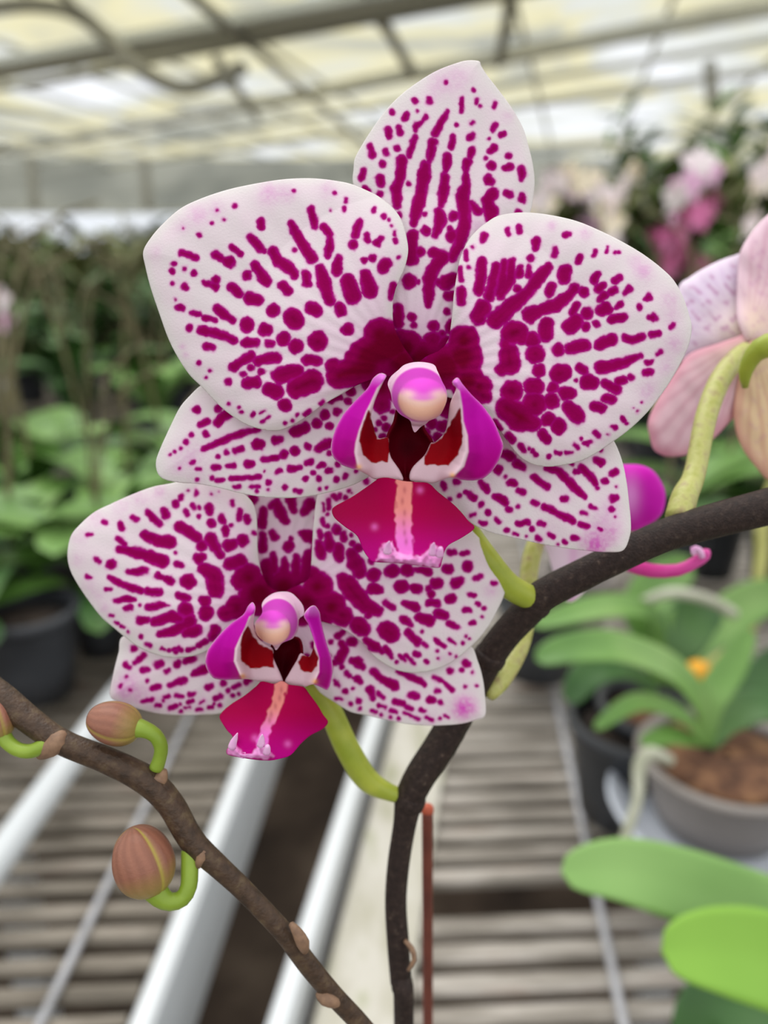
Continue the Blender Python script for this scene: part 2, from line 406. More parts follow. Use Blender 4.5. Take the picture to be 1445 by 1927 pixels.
PETALS['ll'] = dict(crop=A_, out='350,1105 290,1160 240,1220 190,1320 140,1430 118,1500 130,1560 170,1590 250,1605 330,1610 440,1630 560,1660 700,1680 850,1680 1000,1655 1120,1620 1200,1580 1300,1520 1400,1420 1460,1300 1480,1150 1440,1020 1200,1000 900,1010 600,1040 430,1070',
 smu='300,1470,90,.45 230,1520,60,.3 700,1600,90,.25 450,1400,80,.2 330,1600,60,.3',
 sp='325,1230,21 437,1222,22 345,1305,15-380,1290,17 432,1298,22-470,1262,26-520,1230,22 300,1355,14 375,1352,18 273,1395,13 245,1428,11 215,1445,9 192,1460,6 362,1432,16-440,1398,18-510,1365,20-580,1345,18-640,1330,14 435,1470,12 480,1452,14 525,1441,16-560,1432,15 635,1408,28-655,1408,26 730,1387,22-755,1382,18 830,1345,28-885,1322,27 943,1302,26 985,1258,27 1045,1240,24 1105,1185,20 1010,1310,20 1015,1180,18-1060,1165,16 1115,1135,28 670,1485,16-735,1475,17 775,1460,24 832,1440,26 897,1418,20 950,1430,22-990,1405,26 1005,1400,24 295,1505,7-315,1498,7 242,1530,7 330,1535,8-348,1535,8 418,1527,14-440,1523,14 485,1518,14-515,1516,14 590,1508,20-610,1507,18 892,1505,14-915,1500,17 955,1522,13-972,1513,16 743,1548,15-760,1542,13 805,1533,17-860,1528,13 997,1546,12-1015,1537,14 925,1552,11 330,1588,9 405,1582,11 430,1594,12-458,1590,11 505,1583,11-650,1575,12 887,1582,15 953,1585,15 1043,1587,14 1087,1578,11-1093,1565,12 675,1545,5 520,1623,11-545,1622,11 605,1622,9-648,1622,9 695,1605,15 635,1650,8 695,1640,10 780,1628,16 830,1642,11-858,1648,11 958,1638,9 993,1628,8 1005,1455,16 1050,1510,14 1145,1545,9 1290,1275,16 1300,1320,24 1262,1300,18 1285,1372,22 1240,1330,14 1330,1240,12 1280,1120,78 1278,1200,50 1230,1090,60 1340,1110,80')
PETALS['ds'] = dict(crop=B_, out='812,47 740,43 660,65 560,105 460,165 360,240 270,330 190,440 120,550 85,620 78,680 75,760 120,900 190,1050 240,1300 265,1550 330,1780 480,1880 640,1800 740,1560 860,1250 1000,1060 1085,990 1115,920 1132,820 1137,740 1125,640 1100,540 1070,440 1010,330 930,220 860,130 825,75',
 smu='600,160,110,.4 700,140,90,.3 980,370,50,.3 800,1010,60,.5 560,240,60,.2',
 sp='622,170,11 783,220,14 800,268,13-795,290,13 820,305,11 906,295,14-900,315,14 440,280,21 520,268,16-524,285,17 303,347,16 385,362,18-378,380,20 452,338,6 713,265,10-708,335,13 503,365,16-480,400,13-445,425,23-443,450,12 630,340,14-590,400,22-555,470,22 680,420,10 776,400,13-768,412,12 903,420,18-890,445,17 942,478,16-960,470,15 870,497,7 278,445,22-290,488,20 343,435,17-352,462,20 437,493,16-415,560,22-405,600,20 542,525,28-530,590,24-518,635,14 664,485,16-650,548,22 762,492,23-775,480,16 175,545,16-190,592,26 265,570,12-272,595,14 335,555,19 248,648,24 362,630,36-352,720,30-330,800,34-335,885,24 310,790,22 400,765,17 497,655,30-490,715,42-475,800,32-455,890,40-432,990,28 495,940,17 622,600,26-622,650,28-618,690,18 614,725,30-600,830,30-590,890,20 575,925,30-585,980,40-558,1065,24 500,1040,30 768,572,26-760,600,18 742,640,28-735,700,20-735,780,30-712,835,40-725,930,36-725,1020,42-695,1120,34-660,1190,30 665,955,32 650,1070,36 640,1030,18 765,875,14-805,925,24 880,575,20-902,555,24 852,615,16 880,650,24-890,660,24 868,742,34-880,748,28 890,825,38-860,860,34-885,920,44-875,970,26 983,602,20 965,675,20-990,662,24 1058,675,20-1065,705,26-1058,740,14 980,820,27-990,825,24 1070,830,16-1065,855,24 1045,930,22 135,690,20-125,725,24 232,730,28-240,762,24 145,790,18-165,805,16 228,825,22 345,950,22 425,1068,38-418,1140,32-415,1205,42 470,1160,30 405,1335,46 455,1340,14 545,1165,34-600,1190,40-545,1260,40-520,1330,38-520,1410,36-515,1480,16 620,1340,48-660,1320,40 630,1425,30 625,1510,22 580,1340,26 660,1420,30 340,1490,34-340,1580,36 420,1545,28 430,1590,20 390,1720,100 545,1600,34 540,1680,56 480,1800,130 620,1720,66 350,1660,50 660,1600,50 600,1640,20')
PETALS['ur'] = dict(crop=C_, out='270,110 330,75 420,58 520,58 640,75 760,105 880,155 990,210 1100,275 1200,350 1270,420 1320,510 1350,600 1365,670 1350,760 1310,850 1260,940 1200,1030 1120,1130 1030,1215 950,1275 870,1330 790,1375 700,1400 600,1412 520,1400 450,1360 390,1290 340,1220 260,1130 120,1060 -60,1000 -120,900 -60,830 20,790 65,735 85,620 95,500 110,400 130,300 170,210 220,150',
 smu='1110,370,70,.6 1250,520,60,.45 1260,620,60,.4 1270,760,70,.5 1230,880,60,.4 1130,1010,70,.5 800,165,45,.5 620,125,35,.5 1060,310,50,.4 960,265,40,.3 880,1270,60,.3 420,150,40,.3 640,840,30,.3',
 sp='260,175,18-250,205,16 382,148,14-388,172,15 447,132,14-445,160,14 692,178,16-712,172,14 198,240,10 160,265,11-165,305,11 175,350,12 128,352,14-135,415,15 133,475,28-136,528,26 533,210,23-533,250,18 505,300,20 637,250,18-630,285,19 768,290,18-760,320,18 850,262,15-842,282,12 916,240,6-908,268,8 955,270,7 975,268,7 245,315,25-240,400,32-232,470,30 322,345,24-305,410,26-285,500,34 250,565,46-225,612,46 365,320,18-355,440,32-330,490,22 405,315,22-395,420,28-345,500,26 450,350,22-445,385,24 497,350,17-495,390,20 437,465,24 600,345,26-548,410,38-490,480,32-410,550,44-320,630,48 690,370,38-680,400,38 617,450,28-605,485,28 740,465,30-705,505,30-640,550,38-560,580,32-500,605,46 785,480,30 750,545,20-725,595,20 862,385,17-845,415,26 890,445,20-865,465,24 898,500,24-880,520,20 975,405,20-958,420,20 955,470,22-935,478,20 1030,465,20-1015,480,20 1135,505,22-1122,515,14 1088,562,19 1158,618,26-1140,618,16 1265,658,13-1250,668,13 905,568,40-885,580,34 980,548,20-965,560,16 808,595,34 745,640,44-715,665,42 800,665,26 855,648,22 940,625,26-1005,613,24 410,700,62-430,690,60 590,650,40-585,705,42 515,735,44 530,810,54 390,800,50-395,860,60-350,895,36 370,760,34 455,720,44 652,788,36 715,780,32-795,762,36 875,758,34-940,735,34 1008,722,20-1048,738,22-1100,722,20 1155,708,20-1185,702,20 550,898,38 655,915,52-680,912,46 765,882,26-790,898,26 880,885,38-950,875,33-1030,845,24-1090,820,18 1200,800,12-1182,812,12 1125,856,15-1148,853,15 1115,912,20-1142,910,20 810,962,44-830,965,42 747,952,12 905,968,26-965,1000,28 975,955,26-1000,950,22 1045,935,20 405,1010,60 515,982,46-540,985,44 622,990,32 690,1020,38-715,1020,34 380,1100,62-450,1150,80-515,1180,48 525,1080,66 618,1060,44 710,1095,36-752,1140,46 850,1092,30-880,1100,30 905,1048,26-940,1055,24 597,1160,40 655,1200,46 572,1240,32-590,1265,30 310,1180,22-345,1210,14 385,1245,24-408,1268,22 450,1300,18-468,1325,18 495,1318,10 517,1332,14-533,1350,12 602,1357,13 645,1335,10-665,1340,12 695,1340,11-725,1335,9 740,1295,12-756,1312,10 778,1262,8 795,1285,10-825,1275,10 808,1300,7 850,1230,12-866,1248,12 915,1240,7 940,1195,10-955,1202,12 993,1152,11-1005,1164,11 1055,1100,7 1075,1115,11 1018,1185,7 1097,1070,6 150,740,86 140,830,112 50,880,125 230,990,72 170,960,95 250,1030,50 -40,920,100')
PETALS['lr'] = dict(crop=C_, out='945,1268 990,1370 1015,1480 1030,1600 1040,1710 1035,1780 1000,1857 920,1868 800,1860 680,1845 550,1822 430,1795 300,1765 200,1720 120,1655 30,1600 -70,1530 -140,1430 -170,1300 -150,1150 -110,1020 40,960 230,1010 400,1120 700,1160 880,1200',
 smu='900,1720,100,.6 850,1820,80,.8 930,1640,70,.4 600,1750,80,.25 180,1680,60,.25 700,1560,60,.2',
 sp='370,1345,24-400,1360,26 430,1395,26-465,1415,20 330,1430,28 878,1325,12 855,1380,20-880,1390,22 940,1450,20-958,1440,20 890,1492,15-910,1490,14 962,1520,7 945,1585,22-965,1580,16 935,1640,17 955,1680,8 590,1420,14-650,1430,22-690,1475,24-745,1530,24-795,1572,17 780,1420,22-820,1460,22-855,1505,14 860,1525,12 745,1440,12-765,1440,12 725,1395,10 520,1467,17-595,1520,22 672,1583,16-690,1583,18 400,1497,20-420,1505,18 370,1465,13 440,1538,18-465,1548,20 240,1495,18-275,1535,20 110,1492,20 40,1505,16-50,1525,14 160,1545,12-205,1578,20 122,1567,14 243,1612,18 315,1570,18-360,1590,26-375,1605,18 392,1640,20 437,1626,12 277,1655,17 185,1672,12-205,1668,10 320,1695,13-335,1708,13 243,1713,13-265,1712,13 520,1600,16-535,1608,17 583,1630,20-630,1650,18-690,1682,22-730,1705,18 770,1718,14-805,1730,14 825,1620,12-850,1632,11 775,1658,12-800,1665,10 440,1715,14-485,1710,18 512,1747,13 555,1708,15-578,1718,14 605,1775,13-625,1785,13 540,1790,14-560,1800,13 730,1790,14-758,1792,12 868,1737,9-882,1745,9 380,1748,14 420,1770,11-438,1776,10 485,1783,9 650,1825,8 685,1812,9-696,1820,9 75,1585,10 -60,1300,22 0,1330,20 -40,1260,20 30,1280,22 -90,1340,16 60,1330,18 100,1400,22 20,1400,20 60,1040,80 57,1100,52 -40,1060,70 120,1080,50 -22,1180,30 36,1196,34 -60,1232,28 12,1256,28 -34,1296,24')
PETALS['bl'] = dict(crop=E_, out='600,55 500,75 380,120 280,165 190,210 110,280 65,340 48,430 60,510 100,590 160,680 230,770 300,830 360,880 430,930 510,965 600,985 720,975 840,930 960,860 1080,790 1190,740 1200,660 1120,600 1078,510 1062,400 1058,250 1040,170 1000,120 920,60 800,20 700,30',
 smu='330,170,60,.4 430,130,60,.45 540,95,50,.5 190,240,60,.4 110,340,60,.35 90,460,50,.35 150,600,50,.3 200,660,50,.35 240,720,40,.4 830,110,40,.3',
 sp='733,100,12-735,112,12 692,92,9 655,125,13-655,135,13 620,158,15-626,170,15 815,112,9 855,100,6 927,150,14-927,165,14 238,258,11-255,264,11 330,275,17-340,295,16 395,238,18-412,248,17 155,328,10-175,328,8 480,215,18-505,245,20-535,272,20 565,205,22-575,225,24 712,175,15-722,188,15 682,205,14-688,222,14 750,185,9 747,232,10 800,185,24-808,212,20 810,265,24-815,272,22 868,230,17-875,255,20 888,300,20-893,322,22 920,280,10 968,200,12-960,245,13 1003,235,14-1010,258,16 1040,322,14 645,285,30-690,310,32-740,345,28 765,390,30 812,350,36-830,390,28-865,440,22 460,332,26-520,360,30-592,368,40 625,425,12 318,350,18-350,378,18 325,405,22-400,422,28-480,440,32-555,472,38 632,485,20-650,490,20 205,462,17-222,472,12 280,490,30 372,527,18-420,525,22-462,520,22 535,550,22-560,560,14-592,575,26 692,578,44 270,555,14-330,590,20-400,615,25-440,628,16 478,632,24-535,635,22 150,553,9-175,557,7 255,622,10-280,622,10 305,685,14-360,670,20-405,676,10 355,722,14-385,718,16 433,705,8 478,718,20-540,705,22-585,705,8 635,650,17-690,668,22 912,385,36-925,380,34 985,360,34 750,460,34-770,450,24 912,485,36-968,472,38 775,510,36-830,548,46-840,625,44 780,685,34 785,745,42 680,730,42 440,787,26-470,785,20 510,792,24-600,765,30-645,778,24 700,790,38 735,840,34-680,850,26 545,858,20-620,840,28-685,805,28 835,835,28-820,870,26 750,920,14-785,900,16 275,760,10-290,762,8 300,795,7-315,802,8 335,820,8-350,828,7 370,845,10 438,872,12 465,915,9-490,922,10 550,935,9-565,940,7 590,942,11 610,940,9-640,930,12-655,945,9 690,945,9-725,938,7 625,955,10 1010,560,78 975,575,54 1070,650,110 950,720,66 895,750,46 1120,600,60 1150,690,80')
PETALS['bll'] = dict(crop=E_, out='345,872 320,960 290,1080 275,1190 340,1225 430,1260 540,1285 650,1292 760,1290 870,1280 960,1230 1050,1150 1130,1080 1210,950 1210,760 1000,760 700,840 500,860',
 smu='370,1130,90,.7 430,1190,80,.5 340,1180,60,.5 600,1210,90,.4 520,1230,70,.4 760,1230,80,.3',
 sp='395,940,15-408,938,13 455,970,18-405,1012,12 360,1025,17-378,1035,14 450,1052,15-475,1048,13 525,1022,20-552,1018,18 632,1022,20-640,1010,12 575,1058,14-588,1050,12 680,1005,16-715,990,18 715,1075,14-775,1052,28-800,1035,20 598,1130,16-668,1102,20 798,1145,16-815,1138,14 500,1145,13-535,1138,12 475,1108,10 362,1085,11 380,1160,9 335,1130,8 330,1140,8 700,1182,14-722,1176,11 625,1188,12-660,1192,12 570,1198,9-590,1190,10 450,1218,10-498,1208,11 758,1225,10-775,1215,11 835,1205,15-862,1192,16 690,1225,9-715,1215,9 590,1252,11-625,1240,11 520,1240,10-540,1238,9 680,1252,8-700,1248,8 740,1262,8-765,1258,8 800,1252,9-818,1248,9 860,1240,12 880,1118,20 905,1160,13 935,1145,14-965,1130,14 1000,1115,16-1020,1100,15 930,1185,11 655,1272,7 860,1060,14 560,1215,8 650,1230,8 830,1230,8 960,1175,10 1060,880,30 1000,880,24 1080,780,60 1150,790,70')
PETALS['bd'] = dict(crop=E_, out='1000,130 985,0 1050,-140 1180,-200 1310,-140 1400,0 1440,150 1440,350 1400,520 1330,650 1200,720 1080,640 1030,500 1010,350 1000,240',
 smu='1160,610,40,.0', 
 sp='1035,140,30 1090,200,26-1085,275,26 1130,180,20-1165,150,20-1178,200,36-1212,255,24 1238,145,30-1255,200,22 1345,165,34-1310,205,24 1090,330,22-1088,405,28 1140,320,22-1150,340,24 1228,390,32 1238,352,14 1325,335,38-1300,320,20 1345,350,26 1110,490,36-1110,580,60 1145,430,14-1148,520,28 1205,465,16-1205,540,38 1268,445,16-1268,540,38 1330,430,22-1320,560,50 1200,610,95 1290,620,80 1100,640,60 1395,250,30 1380,400,30')
PETALS['br'] = dict(crop=F_, out='130,180 200,105 330,45 480,20 700,40 930,160 1060,330 1140,420 1200,480 1260,540 1300,600 1340,680 1352,740 1335,830 1290,930 1240,1020 1180,1100 1115,1165 1040,1230 960,1280 850,1318 740,1328 640,1310 560,1270 480,1210 400,1120 280,1040 100,980 -100,920 -140,850 -60,790 60,730 85,650 95,500 105,350',
 smu='1250,800,60,.5 1000,1230,60,.3 930,1240,50,.3 440,80,50,.4 200,180,60,.3',
 sp='443,60,16-447,95,18 335,150,12 350,165,8 310,195,13 275,172,10-273,192,10 232,182,13-248,200,14 203,215,14-198,265,16 168,240,10-172,280,12 195,300,14 160,335,13-168,370,14 192,378,15 140,405,16-150,450,20 195,440,26-210,510,40 138,490,28-152,560,36 255,400,34 298,430,24-302,460,26 262,525,40-270,575,36 345,438,14 355,490,22 388,520,32 350,560,42-375,620,56-400,675,46 485,700,42-500,690,38 490,785,42-530,792,24 605,672,44-618,668,44 708,665,44 760,655,14-845,672,32 480,605,22 655,770,40-682,770,44 755,780,34-780,785,32 890,752,38-905,745,38 848,780,24 865,820,28 990,550,26-1008,545,22 1065,555,14-1100,545,16 962,650,30-975,655,32 1102,640,36 1020,752,34-1050,738,32 1145,722,16-1185,700,18 1262,748,13-1280,744,12 1115,822,17-1148,824,17 975,852,28-1005,846,28 850,875,26-905,876,28 1155,878,14-1172,886,14 1208,912,14 1082,918,18-1112,922,16 1192,965,12 1122,1005,12-1148,1005,11 565,872,22-620,905,22 690,878,20-765,905,34 905,942,30-955,958,28 690,985,30-735,1018,20 790,970,34-850,990,40 985,1010,22-1035,1032,17 390,1022,58-415,1040,56 575,1055,62-605,1075,60 325,760,64-380,830,62-445,900,54-520,930,38 295,720,40 460,945,32 715,1060,26-775,1130,28 805,1058,12 815,1140,15-838,1152,13 890,1110,15-945,1155,13 978,1112,11-1022,1140,10 1090,1090,11 1112,1105,8 1070,1135,11 440,1120,24-500,1160,36-545,1190,16 565,1165,18-605,1222,20 660,1215,10-695,1250,10 700,1212,10-755,1268,10 760,1205,14-785,1215,14 640,1260,9 828,1250,12-845,1260,12 905,1188,11 908,1235,9 985,1205,9 1025,1225,7 130,770,100 60,870,110 220,900,100 290,960,72 90,700,60 -20,850,100 180,960,60')
PETALS['blr'] = dict(crop=F_, out='1118,1155 1165,1250 1195,1350 1210,1450 1215,1600 1150,1635 1050,1660 900,1670 750,1665 600,1640 450,1605 340,1580 240,1520 150,1460 100,1400 20,1320 -70,1200 -70,1000 -10,880 150,870 400,1030 700,1080 950,1090',
 smu='1085,1550,95,.0 300,1520,60,.25 600,1600,90,.3 850,1630,90,.3',
 sp='262,1088,26-285,1070,22 340,1130,30-360,1130,28 285,1140,24-305,1180,32-270,1240,36 215,1130,20 240,1262,22 350,1250,22-390,1258,36-425,1295,18 318,1335,20-335,1348,20 385,1370,28-405,1385,20 358,1362,14 250,1395,18-270,1408,14 310,1450,20 285,1290,13 485,1320,26-550,1372,26-625,1412,32 470,1435,28-488,1490,18 525,1465,18-555,1488,14 358,1428,14 645,1320,8-720,1350,22-785,1380,24-820,1405,14 880,1360,14-950,1390,14-1000,1440,18 895,1445,15-918,1443,14 985,1320,24 1080,1262,22-1095,1275,24 1065,1312,16 1130,1330,14 1085,1418,16 1160,1413,9 730,1472,22-775,1480,24 850,1505,26-870,1507,24 925,1520,16 630,1515,18-685,1527,14 712,1550,17-740,1560,15 395,1510,20 250,1495,12-280,1500,9 345,1530,12 405,1562,12 530,1540,14-565,1550,12 480,1572,13-505,1582,12 605,1572,12-635,1582,10 690,1590,9-785,1628,10 835,1618,14-870,1632,12 920,1622,10 955,1606,13-975,1616,12 800,1568,12-820,1575,11 540,1600,9 605,1615,9 655,1625,9 240,1380,12 215,1300,16 200,1220,20 110,1150,28 60,1230,26 150,1250,22 120,1330,20 180,1360,14 20,950,80 100,960,60 -40,1000,50')

def petal_height(base, z0, cup, bulge, curl, tilt=(0, 0), L=260.0, k=0.0, Dd=0.14):
    bx, by = base
    def h(x, y, e):
        r = np.hypot(x-bx, y-by); an = np.arctan2(y-by, x-bx)
        s = np.clip(r/L, 0, 1.6)
        v = z0 - cup*np.exp(-(r/85.0)**2) + bulge*np.sin(np.clip(s, 0, 1.25)/1.25*math.pi)
        v = v - curl*np.exp(-(e/30.0))
        v = v + tilt[0]*(x-bx)/L + tilt[1]*(y-by)/L
        v = v + 0.00005*np.sin(an*46 + k)*smooth(40, 150, r) + 0.0003*wob(x, y, 60, k)
        return v
    return h

def build_petal(key, name, D, parent, base, z0, cup, bulge, curl, tilt=(0, 0), L=260.0, k=0.0, label=None, extra=(), flushR=150):
    d = PETALS[key]
    out = pts_of(d['out'], d['crop'])
    col = spotted(spots_of(d['sp'], d['crop']), sm(d['smu'], d['crop']) + list(extra), flush=(base[0], base[1], flushR), k=k)
    return sheet(name, out, petal_height(base, z0, cup, bulge, curl, tilt, L, k), col, D, M['petal'], parent, label=label)

def lobe_colour(outer, inner, crop, k=0.0, yel=None):
    po = pts_of(outer, crop); pi = pts_of(inner, crop)
    def f(x, y, e):
        n = len(x); c = np.tile(lin((212, 182, 192)), (n, 1))
        so = sdist(po, x, y); si = sdist(pi, x, y) + 1.6*vnoise(x, y, 7, k)
        t = np.clip((y - min(q[1] for q in po))/(max(q[1] for q in po)-min(q[1] for q in po)), 0, 1)
        mag = lin((184, 14, 160))[None]*(1-smooth(0.3, 1.0, t))[:, None] + lin((158, 0, 112))[None]*smooth(0.3, 1.0, t)[:, None]
        pale = smooth(0.16, 0.0, t)
        mag = mag*(1-pale[:, None]) + lin((212, 120, 208))[None]*pale[:, None]
        rimf = np.exp(-(np.maximum(e, 0)/3.2)**2)*0.55
        mag = mag*(1-rimf[:, None]) + lin((214, 96, 200))[None]*rimf[:, None]
        f1 = smooth(-2.0, 1.5, so); c = c*(1-f1[:, None]) + mag*f1[:, None]
        f2 = smooth(-1.2, 1.6, si); ti = np.clip(si/26, 0, 1)
        yy = np.clip((y-min(q[1] for q in pi))/(max(q[1] for q in pi)-min(q[1] for q in pi)), 0, 1)
        red = lin((104, 2, 18))[None]*(1-yy)[:, None] + lin((142, 4, 16))[None]*yy[:, None]
        c = c*(1-f2[:, None]) + red*f2[:, None]
        if yel:
            for q in yel:
                c = mixc(c, (226, 160, 60), np.exp(-((x-q[0])**2+(y-q[1])**2)/30.0)*0.7*(1-f2))
        return c
    return f

def lobe_height(ridge, z_low, z_high, w, top, ztop):
    def h(x, y, e):
        d = pdist(ridge, x, y, False)
        v = z_low + (z_high-z_low)*np.exp(-(d/w)**2*0.8)
        tt = np.exp(-(np.hypot(x-top[0], y-top[1])/40.0)**2)
        return v + ztop*tt - 0.0006*np.exp(-e/4.0)
    return h

def build_flower(spike, label, D, base, pet, cfg):
    fl = bpy.data.objects.new('flower', None); COL.objects.link(fl); fl.empty_display_size = 0.01
    fl.location = P(base[0], base[1], D)
    attach(fl, spike); fl['label'] = label
    k = cfg['k']
    L = cfg['L']
    for key, nm, z0, cup, bulge, curl, tilt, extra in pet:
        build_petal(key, nm, D, fl, base, z0, cup, bulge, curl, tilt, L, k, extra=extra); k += 1.7
    cr = cfg['crop']
    # throat
    th = pts_of(cfg['throat'], cr)
    cx = sum(p[0] for p in th)/len(th); cy = sum(p[1] for p in th)/len(th)
    def thc(x, y, e):
        c = np.tile(lin((96, 2, 22)), (len(x), 1)); return mixc(c, (70, 0, 14), np.exp(-((x-cx)**2+(y-cy-8)**2)/600.0))
    sheet('throat', th, lambda x, y, e: -0.002 + 0.0045*np.exp(-e/7.0) + 0.001*np.clip((y-cy)/40, -1, 1), thc, D, M['lip'], fl, 0.0004, 2.2, label='dark maroon throat of the lip')
    for side in ('left', 'right'):
        q = cfg[side]
        uni = pts_of(q['uni'], cr); rdg = pts_of(q['ridge'], cr); top = pts_of(q['top'], cr)[0]
        sheet('side_lobe', uni, lobe_height(rdg, 0.004, 0.0105, cfg['lw'], top, 0.001), lobe_colour(q['outer'], q['inner'], cr, k, pts_of(q['yel'], cr)), D, M['lip'], fl, 0.0006, 1.9, label='magenta side lobe of the lip with a dark red inner face')
    # mid lobe
    md = pts_of(cfg['mid'], cr); strip = pts_of(cfg['strip'], cr); fr = pts_of(cfg['fringe'], cr); dots = pts_of(cfg['dots'], cr)
    y0 = min(p[1] for p in md); y1 = max(p[1] for p in md)
    def mdc(x, y, e):
        t = (y-y0)/(y1-y0)
        c = lin((152, 0, 62))[None]*(1-smooth(0.35, 1.0, t))[:, None] + lin((174, 4, 120))[None]*smooth(0.35, 1.0, t)[:, None]
        ds = pdist(strip, x, y, False) + 3.2*vnoise(x, y, 8, k)
        w = cfg['sw']
        f = smooth(w+2.5, w-2.5, ds)
        sc = lin((212, 128, 120))[None]*(1-smooth(0.3, 0.75, t))[:, None] + lin((222, 110, 196))[None]*smooth(0.3, 0.75, t)[:, None]
        c = c*(1-f[:, None]) + sc*f[:, None]
        for a in dots:
            c = mixc(c, (140, 60, 70), np.exp(-(((x-a[0])/3.5)**2+((y-a[1])/7)**2))*0.5)
        sf = sdist(fr, x, y) + 2.4*vnoise(x, y, 6, k)
        c = mixc(c, (232, 160, 216), smooth(-1.5, 3, sf)*(0.75+0.3*vnoise(x, y, 9, k)))
        for a in pts_of(cfg['glint'], cr):  # painted glints: soft pink highlights mixed into the lip colour
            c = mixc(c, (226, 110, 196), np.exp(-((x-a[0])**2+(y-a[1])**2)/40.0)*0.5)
        return c
    mx = strip
    def mdh(x, y, e):
        t = (y-y0)/(y1-y0); d = pdist(strip, x, y, False)
        v = 0.0055 + 0.006*t - 0.0030*(d/70.0)**2 - 0.0004*np.exp(-(d/9)**2)
        sf = sdist(fr, x, y)
        return v + 0.0014*smooth(-6, 8, sf)*(1+0.4*vnoise(x, y, 7, k))
    sheet('lip', md, mdh, mdc, D, M['lip'], fl, 0.0008, 2.0, label='crimson front lobe of the lip with a pale central stripe')
    # fringe horns
    for hn in cfg['horns']:
        p3 = pts_of(hn, cr)
        w = [P(x, y, D-0.0125-0.0006*i) for i, (x, y) in enumerate(p3)]
        r = [0.00075, 0.0006, 0.00035, 0.0001][:len(w)]
        o = link('lip_tooth', tube_mesh('lip_tooth', w, r, 8, 0.0006), M_horn(), label='pale pink tooth at the tip of the lip'); attach(o, fl)
    # column
    co = pts_of(cfg['col'], cr); cap = cfg['cap']; bod = cfg['bod']; ox, oy, sc = cr
    cap = (ox+cap[0]/sc, oy+cap[1]/sc, cap[2]/sc, cap[3]/sc); bod = (ox+bod[0]/sc, oy+bod[1]/sc, bod[2]/sc, bod[3]/sc)
    def cc(x, y, e):
        c = np.tile(lin((232, 196, 216)), (len(x), 1))
        db = np.hypot((x-bod[0])/bod[2], (y-bod[1])/bod[3])
        c = mixc(c, (212, 96, 196), smooth(1.04, 0.94, db))
        up = smooth(bod[1], bod[1]-bod[3]*0.8, y)
        c = mixc(c, (196, 66, 178), smooth(1.04, 0.94, db)*up)
        dc = np.hypot((x-cap[0])/cap[2], (y-cap[1])/cap[3])
        v = (y-cap[1])/cap[3] + 0.42*((x-cap[0])/cap[2])**2 - 0.12
        g = np.tile(lin((222, 80, 204)), (len(x), 1))
        g = mixc(g, (236, 128, 212), smooth(-0.55, -0.2, v))
        g = mixc(g, (250, 206, 190), smooth(-0.2, 0.06, v))
        g = mixc(g, (255, 204, 176), smooth(0.05, 0.35, v))
        g = mixc(g, (250, 200, 204), smooth(0.55, 0.95, v))
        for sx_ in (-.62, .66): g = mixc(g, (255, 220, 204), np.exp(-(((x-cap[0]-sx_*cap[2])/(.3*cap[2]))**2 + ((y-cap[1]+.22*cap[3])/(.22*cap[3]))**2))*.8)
        fc = smooth(1.05, 0.93, dc)
        c = c*(1-fc[:, None]) + g*fc[:, None]
        return mixc(c, (226, 186, 204), smooth(cap[1]+cap[3]*0.95, cap[1]+cap[3]*1.15, y))
    def ch(x, y, e):
        db = np.hypot((x-bod[0])/(bod[2]*1.12), (y-bod[1])/(bod[3]*1.15))
        dc = np.hypot((x-cap[0])/(cap[2]*1.02), (y-cap[1])/(cap[3]*1.02))
        v = 0.0025 + 0.0046*np.sqrt(np.clip(1-db*db, 0, 1))
        return v + 0.0016*np.sqrt(np.clip(1-dc*dc, 0, 1))
    sheet('column', co, ch, cc, D, M['lip'], fl, 0.0, 1.7, label='rounded pink column with a cream orange cap')
    return fl
_h = []
def M_horn():
    if not _h: _h.append(noisy('lip_tooth_pink', [(0.3, (228, 160, 214)), (0.7, (240, 196, 230))], 400, 0.45))
    return _h[0]

